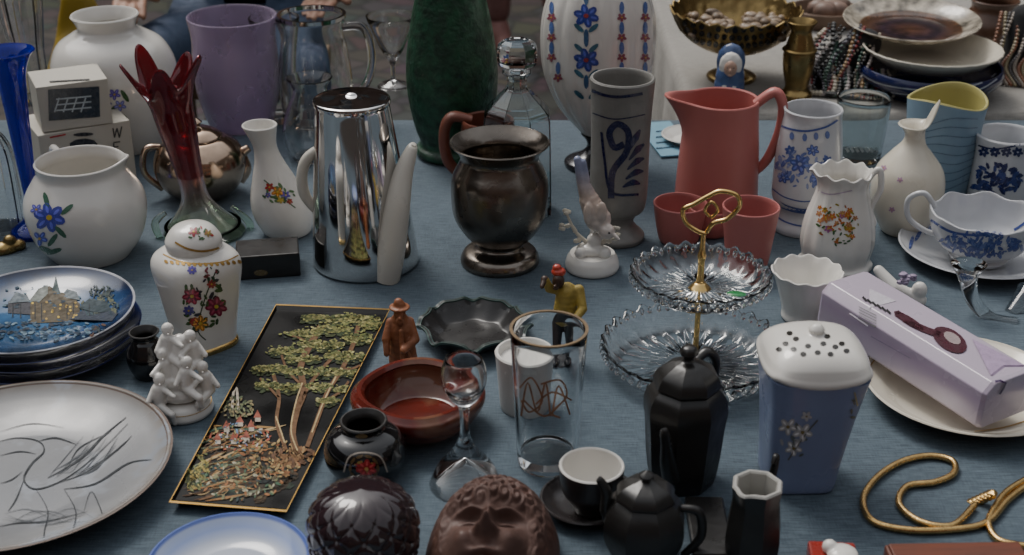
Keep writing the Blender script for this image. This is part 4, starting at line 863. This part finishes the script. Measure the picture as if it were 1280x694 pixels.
def make_person(name,loc,rz,seated,jean,top,skin,hair,shoe):
    e=D.objects.new(name,None); SC.collection.objects.link(e); e.location=loc; e.rotation_euler=(0,0,rz)
    if seated: pel=.55; kn=(.19,-.42,.56); an=(.17,-.42,.1)
    else: pel=.92; kn=(.11,-.02,.5); an=(.12,0,.09)
    L={'pel':((0,0,pel),(.15,.12)),}
    for s_,n in ((-1,'l'),(1,'r')):
        L['hip'+n]=((.09*s_,-.01,pel-.04),.10); L['kn'+n]=((kn[0]*s_,kn[1],kn[2]),.065); L['cf'+n]=(((kn[0]+an[0])/2*s_,kn[1]*.98+.02,(kn[2]*.65+an[2]*.35)),.06); L['an'+n]=((an[0]*s_,an[1],an[2]),.05)
    E=[]
    for n in 'lr': E+=[('pel','hip'+n),('hip'+n,'kn'+n),('kn'+n,'cf'+n),('cf'+n,'an'+n)]
    o=skin_fig('trousers',L,E,'pel',jean); o.parent=e
    z=pel; U_={'pel':((0,0,z+.02),(.15,.11)),'waist':((0,0,z+.18),(.14,.1)),'chest':((0,0,z+.38),(.17,.11)),'neck':((0,0,z+.53),.06)}; E=[('pel','waist'),('waist','chest'),('chest','neck')]
    for s_,n in ((-1,'l'),(1,'r')):
        U_['sh'+n]=((.19*s_,0,z+.46),.06); U_['el'+n]=((.25*s_,-.02 if not seated else -.08,z+.2),.045); U_['wr'+n]=((.22*s_,-.05 if not seated else -.20,z+(-.02 if not seated else .12)),.035)
        E+=[('chest','sh'+n),('sh'+n,'el'+n),('el'+n,'wr'+n)]
    o=skin_fig('shirt',U_,E,'pel',top); o.parent=e
    hz=z+.68
    blob(e,'head',[('s',(0,0,hz),(.075,.095,.11)),('s',(0,-.03,hz-.06),(.055,.06,.06)),('s',(0,-.1,hz-.01),(.014,.02,.02)),('c',(0,0,hz-.16),(0,0,hz-.08),.05,.05),('s',(.078,0,hz),(.012,.02,.03)),('s',(-.078,0,hz),(.012,.02,.03)),('c',(-.02,-.085,hz-.055),(.02,-.085,hz-.055),.01,.01)],skin,.007)
    blob(e,'hair',[('s',(0,.02,hz+.03),(.085,.095,.1))],hair,.01)
    bm=bmesh.new()
    for s_ in (-1,1): add_sphere(bm,(.03*s_,-.085,hz+.015),.012)
    mesh_obj('eyes',bm,pm((.1,.08,.07)),e)
    for s_,n in ((-1,'l'),(1,'r')):
        wr=Vector(U_['wr'+n][0]); dr=Vector((0,-.6,-.8) if not seated else (-.2*s_,-.9,-.1)).normalized(); pal=wr+dr*.05; side=dr.cross(Vector((s_,0,0) if not seated else (0,0,1))).normalized()
        pr=[('c',wr,pal+dr*.03,.024,.03)]
        for i,(of,ln) in enumerate(((-.027,.06),(-.009,.075),(.009,.07),(.027,.055))):
            b0=pal+dr*.04+side*of; k1=b0+dr*ln*.5; k2=k1+(dr+Vector((0,0,-.5))).normalized()*ln*.5; pr+=[('c',b0,k1,.009,.008),('c',k1,k2,.008,.007)]
        b0=pal+side*.03*-1; pr+=[('c',b0,b0-side*.025+dr*.03,.011,.009)]
        blob(e,'hand_'+n,pr,skin,.004,sm=1)
        a=Vector(L['an'+n][0]); pr=[('c',a,a+Vector((0,-.02,-.03)),.045,.045),('c',a+Vector((0,.03,-.055)),a+Vector((0,-.16,-.06)),.035,.032),('s',a+Vector((0,-.15,-.055)),(.045,.05,.03))]
        blob(e,'shoe_'+n,pr,shoe,.01)
    return e
SK=M('skin',(.4,.22,.15),.5,var=.1); DEN=M('denim',(.05,.075,.13),.8,var=.25,vs=40,bump=.4,bs=300)
make_person('seated_vendor',(-.60,3.10,0),0.0,True,DEN,M('dark_shirt',(.03,.03,.035),.8),SK,M('brown_hair',(.05,.03,.02),.6),M('brown_shoe',(.06,.03,.02),.4))
e=D.objects.new('wooden_stool',None); SC.collection.objects.link(e); e.location=(-.60,3.10,0); bm=bmesh.new(); add_box(bm,(0,.02,.42),(.38,.36,.04),0,.01)
for x in (-.15,.15):
    for y in (-.12,.16): add_box(bm,(x,y,.2),(.04,.04,.4))
mesh_obj('seat_and_legs',bm,MC['table_wood'],e,smooth=False)
make_person('standing_visitor',(.05,4.75,0),.5,False,M('rose_trousers',(.20,.10,.09),.8,var=.2),M('grey_coat',(.05,.05,.05),.8),SK,M('dark_hair',(.02,.015,.01),.6),M('pink_shoe',(.3,.14,.12),.5,var=.2))
